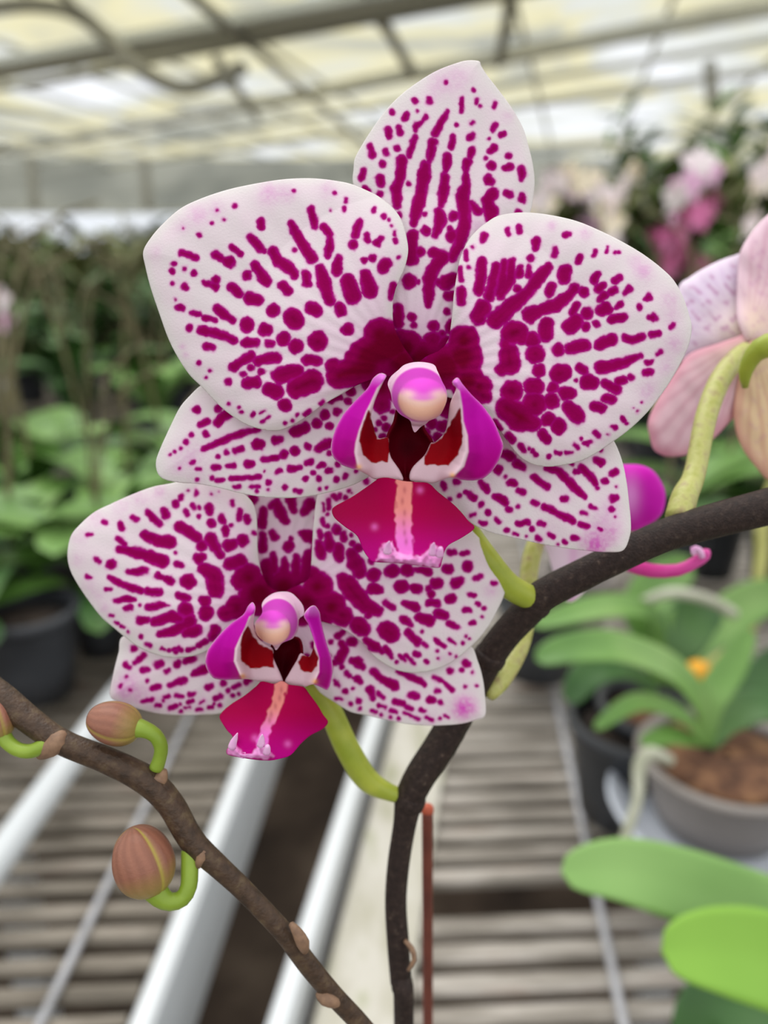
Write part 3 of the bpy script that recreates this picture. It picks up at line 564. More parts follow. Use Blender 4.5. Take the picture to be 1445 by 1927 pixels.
spike = thing('orchid_spike', 'dark brown arching orchid spike carrying the open spotted magenta and white flowers', 'orchid', loc=tuple(P(760, 1927, 0.18)))
UPPER = dict(k=0.3, L=270.0, crop=D_, lw=17.0, sw=15.0,
  throat='700,440 620,460 590,560 545,660 545,780 610,890 630,960 700,965 710,880 800,790 835,700 778,600 775,470',
  left=dict(uni='530,240 490,225 440,260 400,330 320,410 240,500 190,590 160,680 155,760 180,810 230,850 300,875 340,885 400,915 440,942 500,950 590,955 645,950 622,885 565,800 550,740 543,663 475,665 445,590 430,520 447,430 478,350 512,280',
     outer='530,240 490,225 440,260 400,330 320,410 240,500 190,590 160,680 155,760 180,810 230,850 300,877 335,872 313,760 320,700 345,610 390,490 420,430 468,325 510,280',
     inner='415,480 440,570 470,672 550,655 556,740 540,830 500,825 465,836 430,830 375,780 347,690 357,620 387,540 405,470', ridge='510,275 440,420 375,550 332,690 325,790 345,870', top='500,250', yel='345,862'),
  right=dict(uni='1015,255 980,280 985,305 1005,330 965,430 945,560 925,630 860,695 832,700 790,780 705,870 690,950 760,965 850,972 930,942 980,935 1040,950 1120,955 1190,940 1250,890 1300,810 1325,720 1300,640 1260,550 1190,450 1110,370 1050,300',
     outer='1015,255 980,280 990,308 1030,345 1048,450 1055,550 1085,650 1090,760 1060,860 983,935 1040,952 1120,957 1190,942 1250,892 1300,812 1327,720 1302,640 1262,550 1192,450 1112,368 1052,298',
     inner='1033,455 1043,560 1048,690 1020,780 950,852 880,852 785,848 790,785 835,705 880,690 935,620 985,530', ridge='1005,290 1040,400 1052,540 1072,650 1075,760 1040,860 985,925', top='1010,270', yel='980,920'),
  mid='480,940 540,935 650,958 740,965 820,975 880,1030 980,1110 1040,1170 1085,1225 1130,1277 1050,1340 960,1390 930,1430 910,1500 895,1545 850,1547 720,1532 600,1517 440,1507 400,1470 370,1420 330,1330 250,1270 180,1210 160,1160 180,1130 290,1070 380,1010 450,960',
  strip='655,940 650,1150 648,1300 665,1440', dots='655,1020 640,1095 655,1175 650,1245 655,1310 665,1370', glint='450,1270 760,1020',
  fringe='470,1475 500,1390 545,1380 570,1370 600,1430 680,1455 760,1462 830,1420 838,1385 870,1400 900,1412 905,1480 890,1545 850,1545 720,1530 600,1515 460,1503',
  horns=['540,1440 540,1410 545,1385 552,1368', '845,1450 848,1420 850,1395 855,1378', '890,1460 896,1435 900,1412'],
  col='540,300 560,250 610,205 660,165 750,148 850,165 880,215 910,280 935,330 944,385 932,440 890,515 820,550 800,570 765,590 725,627 705,590 690,545 620,500 575,430 560,360',
  cap=(777, 405, 168, 148), bod=(754, 372, 190, 186))
build_flower(spike, 'large upper spotted flower at the front of the dark spike', 0.140, (775, 700),
  [('ds', 'dorsal_sepal', -0.0042, 0.003, 0.002, 0.0012, (0, 0.0), ()),
   ('ll', 'lateral_sepal', -0.0050, 0.002, 0.001, 0.0012, (0, 0), ()),
   ('lr', 'lateral_sepal', -0.0050, 0.002, 0.001, 0.0012, (0, 0), sm('850,1830,80,.9 930,1770,60,.5', C_, (196, 84, 172))),
   ('ul', 'petal', 0.0, 0.0045, 0.0025, 0.0022, (0, 0), ()),
   ('ur', 'petal', 0.0, 0.0045, 0.0025, 0.0022, (0, 0), ())], UPPER)
LOWER = dict(k=5.1, L=215.0, crop=G_, lw=13.0, sw=10.0,
  throat='690,660 690,760 715,900 770,965 805,965 835,890 910,760 935,720 905,600 760,610',
  left=dict(uni='520,285 545,330 535,400 530,480 570,590 690,680 700,760 760,900 775,965 700,990 600,965 480,940 410,942 280,947 190,932 140,870 118,790 140,690 230,570 330,470 440,390 480,320',
     outer='520,285 545,330 535,380 490,410 455,500 410,590 370,680 360,790 410,900 430,940 280,947 190,932 140,870 118,790 140,690 230,570 330,470 440,390 480,320',
     inner='480,490 440,550 412,700 430,790 500,850 580,850 640,830 705,845 700,700 580,640 530,570', ridge='535,350 480,440 430,560 385,690 375,790 415,900', top='520,300', yel='440,915'),
  right=dict(uni='1050,315 1000,330 955,400 1000,490 1040,640 1000,745 930,720 895,780 830,890 795,965 850,1005 950,1010 1040,985 1150,1032 1177,1000 1202,880 1192,760 1152,640 1130,560 1100,430 1090,370',
     outer='1050,315 1000,330 955,400 1000,500 1052,640 1087,760 1087,880 1040,985 1150,1032 1177,1000 1202,880 1192,760 1152,640 1130,560 1100,430 1090,370',
     inner='930,735 905,790 920,860 960,885 1020,885 1072,830 1078,760 1040,650 1000,745', ridge='990,340 985,430 1045,600 1085,760 1085,880 1045,975', top='1050,330', yel='1050,960'),
  mid='600,958 700,978 765,958 830,985 950,1005 1000,1060 1080,1170 1120,1240 1162,1302 1120,1360 1010,1420 930,1490 850,1580 770,1612 640,1632 450,1612 310,1582 298,1545 330,1490 350,1430 300,1370 240,1270 260,1220 340,1150 450,1080 550,1000',
  strip='765,985 740,1120 680,1250 630,1380 595,1500', dots='765,1030 750,1100 715,1170 680,1240 665,1290', glint='820,1490 540,1440',
  fringe='310,1583 298,1540 335,1480 385,1410 395,1440 385,1490 440,1570 510,1565 560,1500 590,1420 605,1430 625,1490 655,1540 700,1595 640,1622 450,1605',
  horns=['345,1520 360,1470 378,1430 392,1398', '590,1500 596,1460 600,1430 603,1410', '640,1560 645,1530 648,1505'],
  col='600,300 640,245 720,202 830,200 900,250 950,320 955,390 915,430 905,520 865,590 800,620 765,640 720,692 690,650 620,620 560,565 538,490 545,450 600,380',
  cap=(690, 505, 152, 150), bod=(735, 450, 170, 195))
build_flower(spike, 'smaller lower spotted flower partly behind the upper one', 0.153, (532, 1130),
  [('bd', 'dorsal_sepal', -0.0055, 0.002, 0.001, 0.001, (0, 0), ()),
   ('bll', 'lateral_sepal', -0.0050, 0.002, 0.001, 0.0012, (0, 0), ()),
   ('blr', 'lateral_sepal', -0.0050, 0.002, 0.001, 0.0012, (0, 0), [(F_[0]+1085/F_[2], F_[1]+1550/F_[2], 26, 0.95, (206, 70, 180)), (F_[0]+1060/F_[2], F_[1]+1570/F_[2], 20, 0.6, (206, 70, 180))]),
   ('bl', 'petal', 0.0, 0.0045, 0.0022, 0.0022, (0, 0), ()),
   ('br', 'petal', -0.0008, 0.0045, 0.0022, 0.0022, (0, 0), ())], LOWER)
# the spikes stand a little behind the two open flowers
_P0 = P
def P(px, py, depth): return _P0(px, py, depth - .008)
# ------------------------------------------------------------------ main spike: stem, pedicels, the flowers seen from behind
def down(x, y, d, r):
    return (x, y, d, r)
mainp = [(1560, 925, .1640, 34), (1445, 953, .1640, 33), (1315, 987, .1640, 31), (1239, 1013, .1645, 29.5), (1126, 1066, .1655, 28), (1024, 1119, .168, 29), (994, 1149, .170, 28.5), (949, 1198, .173, 27),
         (908, 1258, .176, 28), (836, 1392, .178, 29), (792, 1459, .179, 28), (771, 1502, .180, 26), (762, 1549, .181, 21), (750, 1624, .182, 20), (745, 1698, .183, 19.5), (749, 1773, .184, 20), (754, 1848, .185, 19), (760, 1927, .186, 18)]
w = [P(x, y, d) for x, y, d, r in mainp]; r = [rr*d/FPX for x, y, d, rr in mainp]
last = w[-1]
for z in (0.98, 0.88, 0.80, BENCH):
    w.append(Vector((last.x + (0.98-z)*0.02, last.y + (1.0-z)*0.12, z))); r.append(r[-1]*1.03)
o = link('stem', tube_mesh('stem', w, r, 26, 0.0016, noise=0.025), M['stem']); attach(o, spike)
for x, y, d, rr, sx in ((1000, 1140, .168, 31, 1.0), (768, 1506, .180, 27, 1.0), (926, 1240, .1745, 29, 1.0), (1262, 1003, .1645, 30.5, 1.0)):
    pass
# node collars on the stem
for (a, b, rr) in (((1010, 1128, .1688), (1000, 1143, .1697), 30.5), ((775, 1496, .1799), (767, 1516, .1803), 27.5), ((925, 1228, .1745), (917, 1246, .1755), 29)):
    pa = P(*a); pb = P(*b); mid = (pa+pb)/2; R0 = rr*a[2]/FPX
    o = link('node', tube_mesh('node', [pa, mid, pb], [R0*0.98, R0*1.04, R0*0.98], 26, 0.0004), M['stem'], label='ring shaped node on the dark stem'); attach(o, spike)
# torn bract on the lower stem
tube_px('bract', [(762, 1770, .1815, 4), (774, 1784, .1805, 5), (779, 1806, .1803, 4.5), (768, 1826, .181, 3)], M['node'], spike, 10, label='dry tan bract on the lower stem')

def pedicel(pts, mat, label=None, parent=None):
    return tube_px('pedicel', pts, mat, parent or spike, 20, label=label, step=0.0012)
pedicel([(800, 780, .164, 10), (850, 920, .165, 11), (885, 990, .166, 12), (920, 1050, .1645, 18), (955, 1100, .166, 23), (1000, 1126, .168, 22)], M['pedicel'], 'green stalk of the upper flower')
pedicel([(545, 1180, .174, 10), (580, 1270, .176, 16), (616, 1325, .176, 20), (653, 1407, .177, 22), (691, 1467, .179, 21), (735, 1492, .180, 15), (765, 1500, .180, 13)], M['pedicel'], 'green stalk of the lower flower')
pedicel([(922, 1310, .1755, 10), (930, 1296, .177, 16), (949, 1268, .180, 19), (975, 1221, .184, 18), (990, 1170, .189, 15), (994, 1090, .192, 16), (1006, 1028, .194, 16), (1040, 950, .197, 12)], M['pedicel_y'], 'yellow green stalk passing behind the stem')
pedicel([(1278, 975, .166, 25), (1288, 935, .168, 23), (1307, 890, .172, 19), (1328, 786, .178, 19), (1353, 719, .183, 19), (1382, 678, .187, 18), (1404, 657, .189, 14)], M['pedicel_y'], 'long curved pale green stalk of the flower turned away')

# flower turned away at the right edge
X_ = (1100, 350, 2.409)
def back_colour(base, vein, org, k, spots=0.0, tip=None):
    ox, oy = X_[0]+org[0]/X_[2], X_[1]+org[1]/X_[2]
    def f(x, y, e):
        c = np.tile(lin(base), (len(x), 1)); r = np.hypot(x-ox, y-oy); an = np.arctan2(y-oy, x-ox)
        v = 0.5+0.5*np.sin(an*44 + 0.6*wob(x, y, 12, k)); c = mixc(c, vein, smooth(0.35, 0.95, v)*0.5*np.exp(-e*0+0))
        c = mixc(c, (226, 206, 170), np.exp(-(r/70.0)**2)*0.7)
        if spots: c = mixc(c, (178, 110, 160), smooth(0.25, 0.6, wob(x, y, 5.5, k)*smooth(4, 18, e))*spots)
        if tip: c = mixc(c, tip, np.exp(-(e/16.0)**2)*0.8)
        return c
    return f
def back_height(org, z0, cup):
    ox, oy = X_[0]+org[0]/X_[2], X_[1]+org[1]/X_[2]
    return lambda x, y, e: z0 + cup*np.exp(-(np.hypot(x-ox, y-oy)/60.0)**2) - 0.002*np.exp(-e/14.0) + 0.0003*wob(x, y, 18, 1)
bf = bpy.data.objects.new('flower', None); COL.objects.link(bf); bf.location = P(1405, 655, .192); attach(bf, spike); bf['label'] = 'pale pink flower turned away at the right edge'
DB = 0.184
sheet('petal', pts_of('430,450 475,415 520,385 570,358 620,335 670,318 720,310 800,400 820,560 760,680 700,720 620,735 540,760 460,800 400,760 380,620', X_), back_height((740, 680), -0.006, 0.004), back_colour((222, 204, 226), (212, 186, 218), (740, 680), 1.0, 0.55, (232, 216, 230)), DB, M['petal'], bf, spacing=3.2)
sheet('dorsal_sepal', pts_of('700,320 715,275 750,220 790,170 831,130 900,70 1000,60 1080,200 1060,450 980,620 880,690 800,700 740,710 710,660 690,600 688,500', X_), back_height((740, 680), -0.002, 0.004), back_colour((218, 184, 196), (200, 150, 170), (740, 680), 2.0, 0.25, (228, 200, 212)), DB, M['petal'], bf, spacing=3.2)
sheet('petal', pts_of('745,675 680,688 600,715 480,758 420,830 375,900 335,960 300,1030 286,1080 293,1130 310,1190 340,1215 380,1227 450,1222 520,1190 580,1150 640,1090 690,1030 740,940 775,820', X_), back_height((740, 680), -0.003, 0.004), back_colour((224, 188, 198), (202, 148, 166), (740, 680), 3.0, 0.0, (216, 152, 168)), DB, M['petal'], bf, spacing=3.2)
sheet('petal', pts_of('760,700 720,780 690,900 676,1000 678,1070 690,1130 715,1190 745,1235 790,1290 831,1332 930,1360 1050,1250 1090,1000 1040,800 900,690', X_), back_height((760, 700), -0.001, 0.004), back_colour((214, 186, 150), (190, 142, 122), (760, 700), 4.0, 0.15, (220, 168, 150)), DB, M['petal'], bf, spacing=3.2)
tube_px('bud_stalk', [(1500, 640, .172, 20), (1445, 650, .174, 22), (1418, 668, .176, 17), (1403, 700, .178, 12), (1402, 728, .180, 6)], M['pedicel'], bf, 16, label='olive green curved sepal base')

# flower hidden behind the upper one: purple lobe, pale sepal, curled lip
hf = bpy.data.objects.new('flower', None); COL.objects.link(hf); hf.location = P(1130, 960, .2); attach(hf, spike); hf['label'] = 'flower hidden behind the upper one, only its purple lobe and lip showing'
def pur(x, y, e):
    c = np.tile(lin((196, 28, 170)), (len(x), 1)); c = mixc(c, (228, 150, 220), np.exp(-((x-1186)**2/300.0+(y-935)**2/1200.0))*0.8)
    return mixc(c, (214, 70, 196), np.exp(-(e/5.0)**2)*0.6)
sheet('side_lobe', pts_of('60,1280 120,1262 180,1262 250,1264 310,1290 350,1345 367,1400 358,1470 325,1515 270,1545 215,1565 120,1560 60,1450', X_), lambda x, y, e: 0.004*(1-np.exp(-e/14.0)), pur, 0.188, M['lip'], hf, spacing=2.6, label='glossy purple side lobe')
def pal(x, y, e):
    c = np.tile(lin((236, 214, 232)), (len(x), 1)); return mixc(c, (226, 160, 214), np.exp(-((x-1078)/9.0)**2)*0.5)
sheet('lateral_sepal', [(1022, 1000), (1110, 990), (1125, 1040), (1112, 1092), (1096, 1118), (1076, 1133), (1060, 1128), (1046, 1095), (1034, 1050)], lambda x, y, e: 0.002*(1-np.exp(-e/10.0)), pal, 0.197, M['petal'], hf, spacing=2.8)
lipm = noisy('lip_curl_pink', [(0.3, (206, 40, 140)), (0.7, (222, 90, 172))], 120, 0.4)
tube_px('lip', [(1120, 1040, .196, 8), (1180, 1062, .195, 12), (1225, 1074, .194, 13), (1275, 1073, .193, 11.5), (1308, 1058, .192, 10.5), (1325, 1045, .191, 11), (1327, 1036, .1905, 8)], lipm, hf, 16, label='curled pink lip')
tube_px('lip_tooth', [(1322, 1048, .1905, 7), (1314, 1034, .190, 6), (1304, 1033, .190, 5), (1306, 1044, .190, 4)], M_horn(), hf, 10)

# ------------------------------------------------------------------ budding spike at the left
bs = thing('orchid_spike', 'thin brown arching orchid spike with closed buds, lower left', 'orchid', loc=tuple(P(678, 1927, 0.165)))
lp = [(-90, 1235, .163, 27), (-30, 1288, .161, 26), (6, 1315, .160, 25), (58, 1358, .159, 23.5), (116, 1396, .158, 22), (203, 1431, .158, 23), (276, 1469, .158, 25), (320, 1512, .158, 24), (349, 1562, .158, 23), (372, 1594, .158, 22), (407, 1626, .158, 20), (460, 1676, .159, 18), (533, 1754, .160, 17.5), (581, 1817, .162, 18), (630, 1875, .164, 17), (678, 1927, .166, 16.5), (722, 1985, .167, 16.5)]
w = [P(x, y, d) for x, y, d, r in lp]; r = [rr*d/FPX for x, y, d, rr in lp]
last = w[-1]
for z, dx, dy in ((last.z-.03, .012, .004), (0.98, .024, .012), (0.88, .03, .03), (BENCH, .034, .045)):
    w.append(Vector((last.x + dx, last.y + dy, z))); r.append(r[-1])
o = link('stem', tube_mesh('stem', w, r, 22, 0.0016, noise=0.03), M['stem_l']); attach(o, bs)
def bract(pts): tube_px('bract', pts, M['node'], bs, 12, label='small tan bract at a node')
bract([(75, 1420, .158, 10), (95, 1408, .157, 17), (112, 1392, .157, 19), (116, 1380, .158, 9)])
bract([(298, 1470, .1575, 16), (305, 1458, .158, 11), (308, 1448, .158, 6)])
bract([(372, 1630, .157, 6), (380, 1612, .1565, 11), (385, 1592, .157, 5)])
bract([(547, 1738, .158, 5), (558, 1752, .1575, 9), (570, 1775, .158, 12), (574, 1790, .160, 6)])
bract([(600, 1868, .163, 8), (612, 1878, .162, 13), (630, 1886, .1625, 10), (640, 1888, .164, 4)])
def bud(cx, cy, d, long, short, ang, tw, ped, label):
    """closed bud: three sepals meeting at green seams; ang is the pixel angle of its long axis"""
    c = P(cx, cy, d); sc = d/FPX
    ax = Vector(RGT*math.cos(ang) - UP*math.sin(ang)); side = Vector(RGT*math.sin(ang) + UP*math.cos(ang)); fw = -Vector(FWD)
    V = []; C3 = []; F = []; nr, ns = 34, 60
    for i in range(nr+1):
        u = math.pi*i/nr
        for k in range(ns):
            a = 2*math.pi*k/ns
            prof = math.sin(u)**0.88*(1 + 0.08*math.cos(u))
            seam = min(abs((a - tw - q*2*math.pi/3 + math.pi) % (2*math.pi) - math.pi) for q in range(3))
            rr = short*sc*prof*(1 - 0.05*math.exp(-(seam/0.10)**2) + 0.03*math.exp(-((seam-0.2)/0.1)**2))
            V.append(c + ax*(math.cos(u)*long*sc) + (side*math.cos(a) + fw*math.sin(a))*rr)
            br = lin((146, 96, 76)); ve = lin((108, 66, 52)); gr = lin((170, 158, 66)); ol = lin((150, 140, 62))
            t = math.exp(-(seam/0.065)**2)*0.85; vv = 0.5+0.5*math.sin(a*15 + 0.7*math.sin(u*5))
            col = br*(1-0.4*vv) + ve*0.4*vv
            bt = max(0, math.cos(u)-0.1)*0.9
            col = col*(1-bt) + ol*bt
            col = col*(1-t) + gr*t; C3.append((*col, 1))
    for i in range(nr):
        for k in range(ns):
            k2 = (k+1) % ns; F.append((i*ns+k, (i+1)*ns+k, (i+1)*ns+k2, i*ns+k2))
    me = mesh('bud', V, F); at = me.color_attributes.new('pigment', 'FLOAT_COLOR', 'POINT'); at.data.foreach_set('color', np.array(C3, np.float32).ravel())
    o = link('bud', me, M['bud'], label=label); attach(o, bs)
    p = tube_px('pedicel', ped, M['pedicel_d'], None, 18, label='green stalk', step=0.0008); attach(p, o)
bud(215, 1361, .157, 49, 38, 0.25, 2.05, [(248, 1368, .157, 20), (272, 1373, .1565, 15), (292, 1384, .1565, 13), (303, 1405, .157, 12.5), (301, 1425, .1575, 12), (294, 1446, .158, 13)], 'brown bud above the stem, lying on its side')
bud(270, 1620, .1555, 63, 53, 1.24, 0.72, [(286, 1664, .1555, 26), (303, 1688, .155, 19), (322, 1697, .155, 15.5), (343, 1690, .1555, 15), (355, 1668, .156, 15), (357, 1635, .157, 15.5), (358, 1600, .158, 16)], 'largest brown bud with green seams, hanging below the stem')
bud(-3, 1353, .158, 36, 26, 1.3, 0.9, [(3, 1376, .158, 14), (14, 1396, .1575, 13), (35, 1411, .157, 12.5), (60, 1413, .157, 13), (85, 1402, .157, 13), (108, 1388, .158, 10)], 'small bud cut by the left edge')

# ------------------------------------------------------------------ red stake
st = thing('plant_stake', 'thin reddish brown plant stake with an orange tip, beside the dark stem', 'stake', loc=tuple(P(804, 1927, .196)))
a = P(804, 1522, .196); rr_ = _rayy = ray([805], [1927])[0]; t_ = a.y/rr_[1]; b = Vector(CAM + rr_*t_)
d_ = (b-a); e = a + d_*((BENCH - a.z)/d_.z)
o = link('rod', tube_mesh('rod', [a, a.lerp(e, .33), a.lerp(e, .66), e], [10.5*.188/FPX]*4, 14, 0.006), M['stake']); attach(o, st)
o = link('stake_cap', tube_mesh('stake_cap', [P(804, 1514, .196), P(804, 1519, .196), P(804, 1530, .196)], [8*.196/FPX, 11.5*.196/FPX, 11*.196/FPX], 14, 0.0005), M['stake_tip'], label='orange end'); attach(o, st)

P = _P0
# ------------------------------------------------------------------ daylight
wd = bpy.data.worlds.new('overcast_sky'); S.world = wd; wd.use_nodes = True
nt = wd.node_tree; bg = nt.nodes['Background']
tc = nt.nodes.new('ShaderNodeTexCoord'); sep = nt.nodes.new('ShaderNodeSeparateXYZ'); nt.links.new(tc.outputs['Generated'], sep.inputs[0])
rp = nt.nodes.new('ShaderNodeValToRGB'); e = rp.color_ramp.elements
e[0].position = 0.0; e[0].color = (0.16, 0.17, 0.15, 1); e[1].position = 1.0; e[1].color = (1.0, 1.0, 1.0, 1)
q = rp.color_ramp.elements.new(0.49); q.color = (0.30, 0.31, 0.29, 1)
q = rp.color_ramp.elements.new(0.507); q.color = (0.86, 0.88, 0.90, 1)
mp = nt.nodes.new('ShaderNodeMapRange'); mp.inputs['From Min'].default_value = -1; mp.inputs['From Max'].default_value = 1
nt.links.new(sep.outputs['Z'], mp.inputs['Value']); nt.links.new(mp.outputs[0], rp.inputs['Fac']); nt.links.new(rp.outputs[0], bg.inputs[0])
bg.inputs[1].default_value = 1.0
sd = bpy.data.lights.new('sun', 'SUN'); sd.energy = 1.0; sd.angle = math.radians(50); sd.color = (1, 0.985, 0.95)
so = bpy.data.objects.new('sun', sd); COL.objects.link(so)
so.rotation_euler = Vector((-0.25, 0.45, 1.0)).to_track_quat('Z', 'Y').to_euler(); so.location = (-1, 2, 6)

# ------------------------------------------------------------------ greenhouse shell
def quad(name, pts, mat):
    o = link(name, mesh(name, pts, [tuple(range(len(pts)))], False), mat); return struct(o)
def slab(name, x0, x1, y0, y1, z0, z1, mat):
    V = [(x0, y0, z0), (x1, y0, z0), (x1, y1, z0), (x0, y1, z0), (x0, y0, z1), (x1, y0, z1), (x1, y1, z1), (x0, y1, z1)]
    F = [(3, 2, 1, 0), (4, 5, 6, 7), (0, 1, 5, 4), (1, 2, 6, 5), (2, 3, 7, 6), (3, 0, 4, 7)]
    return struct(link(name, mesh(name, V, F, False), mat))
XW = 16.0; YB = 26.0; ZC = 3.85
slab('floor', -XW, XW, -3, YB, -0.06, 0.0, M['floor'])
quad('ceiling', [(-XW, 4, ZC), (-XW, YB, ZC), (XW, YB, ZC), (XW, 4, ZC)], M['roof'])
quad('wall_back', [(-XW, YB, 2.35), (XW, YB, 2.35), (XW, YB, ZC), (-XW, YB, ZC)], M['wallsheet'])
slab('wall_back_low', -XW, XW, YB-.05, YB+.05, 0, 1.1, M['leaf_o'])
for i in range(8):
    x0 = -XW + i*4.0
    fr = [bar3('f', (x0, YB, 1.1), (x0, YB, 2.35), .05), bar3('f', (x0, YB, 2.35), (x0+4, YB, 2.35), .04), bar3('f', (x0, YB, 1.12), (x0+4, YB, 1.12), .04), bar3('f', (x0+2, YB, 1.1), (x0+2, YB, 2.35), .03)]
    o = struct(link('window_%d' % (i+1), join_meshes('window', fr), M['steel']))
    g = link('pane', mesh('pane', [(x0+.04, YB, 1.14), (x0+3.96, YB, 1.14), (x0+3.96, YB, 2.32), (x0+.04, YB, 2.32)], [(0, 1, 2, 3)], False), M['pane'], parent=o)

def on(px, py, z):
    return G(px, py, z)
def beam(a, b, z, w, h, mat, ext=0.0):
    """roof member running through two photo points, at height z"""
    A = on(*a, z); B = on(*b, z); d = (B-A).normalized(); A = A - d*ext; B = B + d*ext
    return struct(link('roof_beam', box_mesh('roof_beam', (A.x, A.y), (B.x, B.y), w, z-h/2, z+h/2), mat))
beam((0, 286), (1445, 12), 3.5, .16, .16, M['steel'], 4)          # long purlin
beam((0, 128), (720, 2), 3.4, .55, .12, M['gutter'], 3)           # broad gutter
beam((0, 166), (720, 34), 3.34, .06, .07, M['steel_d'], 3)
beam((300, 110), (1445, -120), 3.62, .09, .1, M['steel'], 3)
beam((0, 345), (1445, 130), 3.62, .12, .1, M['steel'], 3)
beam((0, 392), (1445, 235), 3.55, .14, .1, M['steel'], 6)
beam((0, 322), (1445, 75), 3.7, .06, .08, M['steel'], 3)
for (a, b, z, r_, mt) in (((110, -20), (240, 120), 3.25, .035, 'steel_d'), ((335, -30), (560, 160), 3.3, .05, 'steel_d'), ((560, 160), (720, 300), 3.3, .05, 'steel'), ((690, -20), (770, 130), 3.45, .06, 'steel_d'), ((965, -20), (940, 110), 3.45, .06, 'steel_d'), ((420, 130), (480, 215), 3.3, .06, 'steel_d')):
    A = on(*a, z); B = on(*b, z); d = B-A
    struct(link('roof_strut', tube_mesh('roof_strut', [A-d*0.15, (A+B)/2, B+d*0.1], [r_]*3, 10, .5), M[mt]))
for i in range(17):
    x = -13.6 + i*1.7
    struct(link('glazing_bar', box_mesh('glazing_bar', (x-1.6, 4.2), (x+3.4, YB-.1), .05, ZC-.075, ZC-.015), M['steel']))
# sagging hose hung under the roof
pts = [(-60, 20, 8.0), (60, 8, 8.0), (150, 28, 8.0), (225, 95, 8.0), (270, 135, 8.0), (340, 165, 8.0), (400, 152, 8.0), (460, 125, 8.0)]
o = link('hanging_hose', tube_mesh('hanging_hose', [P(*p) for p in pts], [.075]*len(pts), 10, .1), M['steel_d'])
tag(o, 'dark hose hanging in a loop below the pale roof', 'hose')
for (px, y0, y1, d) in ((58, 295, 392, 15), (270, 300, 392, 15), (1335, 118, 205, 11), (950, -10, 60, 10)):
    struct(link('roof_strut', tube_mesh('roof_strut', [P(px, y0, d), P(px+4, (y0+y1)/2, d), P(px+8, y1, d)], [.09]*3, 10, .3), M['steel_d']))

# ------------------------------------------------------------------ benches
def line_bench(a, b):
    A = G(*a, BENCH); B = G(*b, BENCH); return A, (B-A).normalized()
# rail lines measured on the photo
LA, Ld = line_bench((262, 1927), (462, 1420))
RA, Rd = line_bench((522, 1927), (688, 1400))
A1 = G(820, 1640, BENCH); A2 = G(1100, 1630, BENCH); SD = (A2-A1).normalized()      # slat direction
ZS = BENCH - 0.03                                                               # slats lie below the rail tops
def cut(A, d, y):
    return A + d*((y-A.y)/d.y)
def bench(name, label, A, d, side, width, mat, y0=-0.6, y1=9.0):
    t = thing(name, label, 'bench', loc=(A.x, 0.5, 0))
    sl = []; y = y0; k = 0
    r2 = random.Random(3 if side > 0 else 4)
    while y < y1:
        p = cut(A, d, y) + SD*side*0.022; q2 = p + SD*side*width
        w_ = (.0175 if side > 0 else .0158) + r2.uniform(-.0015, .0015)
        if not (side > 0 and abs(y-0.535) < 0.0137): sl.append(box_mesh('s', (p.x, p.y), (q2.x, q2.y), w_, ZS-.012 + r2.uniform(-.0015, .0015), ZS + r2.uniform(-.0015, .0015), .003))
        y += 0.0272 if y < 2.4 else 0.0272
    o = link('slatted_top', join_meshes('slatted_top', sl), mat); attach(o, t)
    a = cut(A, d, y0); b = cut(A, d, y1)
    o = link('side_rail', box_mesh('side_rail', (a.x, a.y), (b.x, b.y), .017, ZS-.07, BENCH, .004), M['alu'], label='pale aluminium rail along the edge'); attach(o, t)
    a2 = a + SD*side*width; b2 = b + SD*side*width
    o = link('side_rail', box_mesh('side_rail', (a2.x, a2.y), (b2.x, b2.y), .03, ZS-.05, BENCH, .004), M['alu']); attach(o, t)
    for yy in (0.9, 3.0, 5.5, 8.0):
        for f in (0.25, 0.85):
            p = cut(A, d, yy) + SD*side*width*f
            o = link('leg', box_mesh('leg', (p.x-.02, p.y), (p.x+.02, p.y), .04, 0, ZS-.012), M['alu']); attach(o, t)
    return t
lb = bench('growing_bench', 'slatted grey bench on the left of the dirt gap, below the budding spike', LA, Ld, -1, 1.5, M['slat_d'])
rb = bench('growing_bench', 'slatted grey bench on the right of the dirt gap, under the gray potted orchid', RA, Rd, 1, 1.6, M['slat'])
def bench_far(label, A, d, side, off, width, mat):
    return bench('growing_bench', label, A + SD*side*off, d, side, width, mat, 0.6, 9.0)
bench_far('slatted bench carrying the far left leafy rows', LA, Ld, -1, 1.56, 3.4, M['slat_d'])
bench_far('slatted bench carrying the far right leafy rows', RA, Rd, 1, 1.66, 3.4, M['slat_d'])
# mossy board just inside the right bench's rail
a = cut(RA, Rd, -0.5) + SD*.052; b = cut(RA, Rd, 9) + SD*.052
o = link('edge_board', box_mesh('edge_board', (a.x, a.y), (b.x, b.y), .066, ZS-.004, ZS+.006, .002), M['moss'], label='pale mossy board beside the rail'); attach(o, rb)
def wire(par, p0, p1, r_, z, mat='wire', ext=(.6, 6)):
    A = G(*p0, z); B = G(*p1, z); d = (B-A).normalized(); A = A - d*ext[0]; B = B + d*ext[1]
    o = link('wire', tube_mesh('wire', [A, (A+B)/2, B], [r_]*3, 10, .2), M[mat]); attach(o, par)
wire(lb, (88, 1900), (330, 1400), .0036, ZS+.005)
wire(rb, (1168, 1900), (1064, 1400), .0036, ZS+.006)
# broad pale pipe lying on the left bench
A = G(-20, 1640, BENCH+.015); B = G(165, 1385, BENCH+.015); d = (B-A).normalized()
o = link('pipe', tube_mesh('pipe', [A-d*.5, (A+B)/2, B+d*.16], [.014]*3, 14, .1), M['alu']); tag(o, 'broad pale grey pipe lying on the left bench behind the budding spike', 'pipe')
# dirt gap litter: a low mound of soil with a weed tuft
o = link('soil_mound', mesh('soil_mound', [(0, 0, 0)], []), M['floor']) if False else None

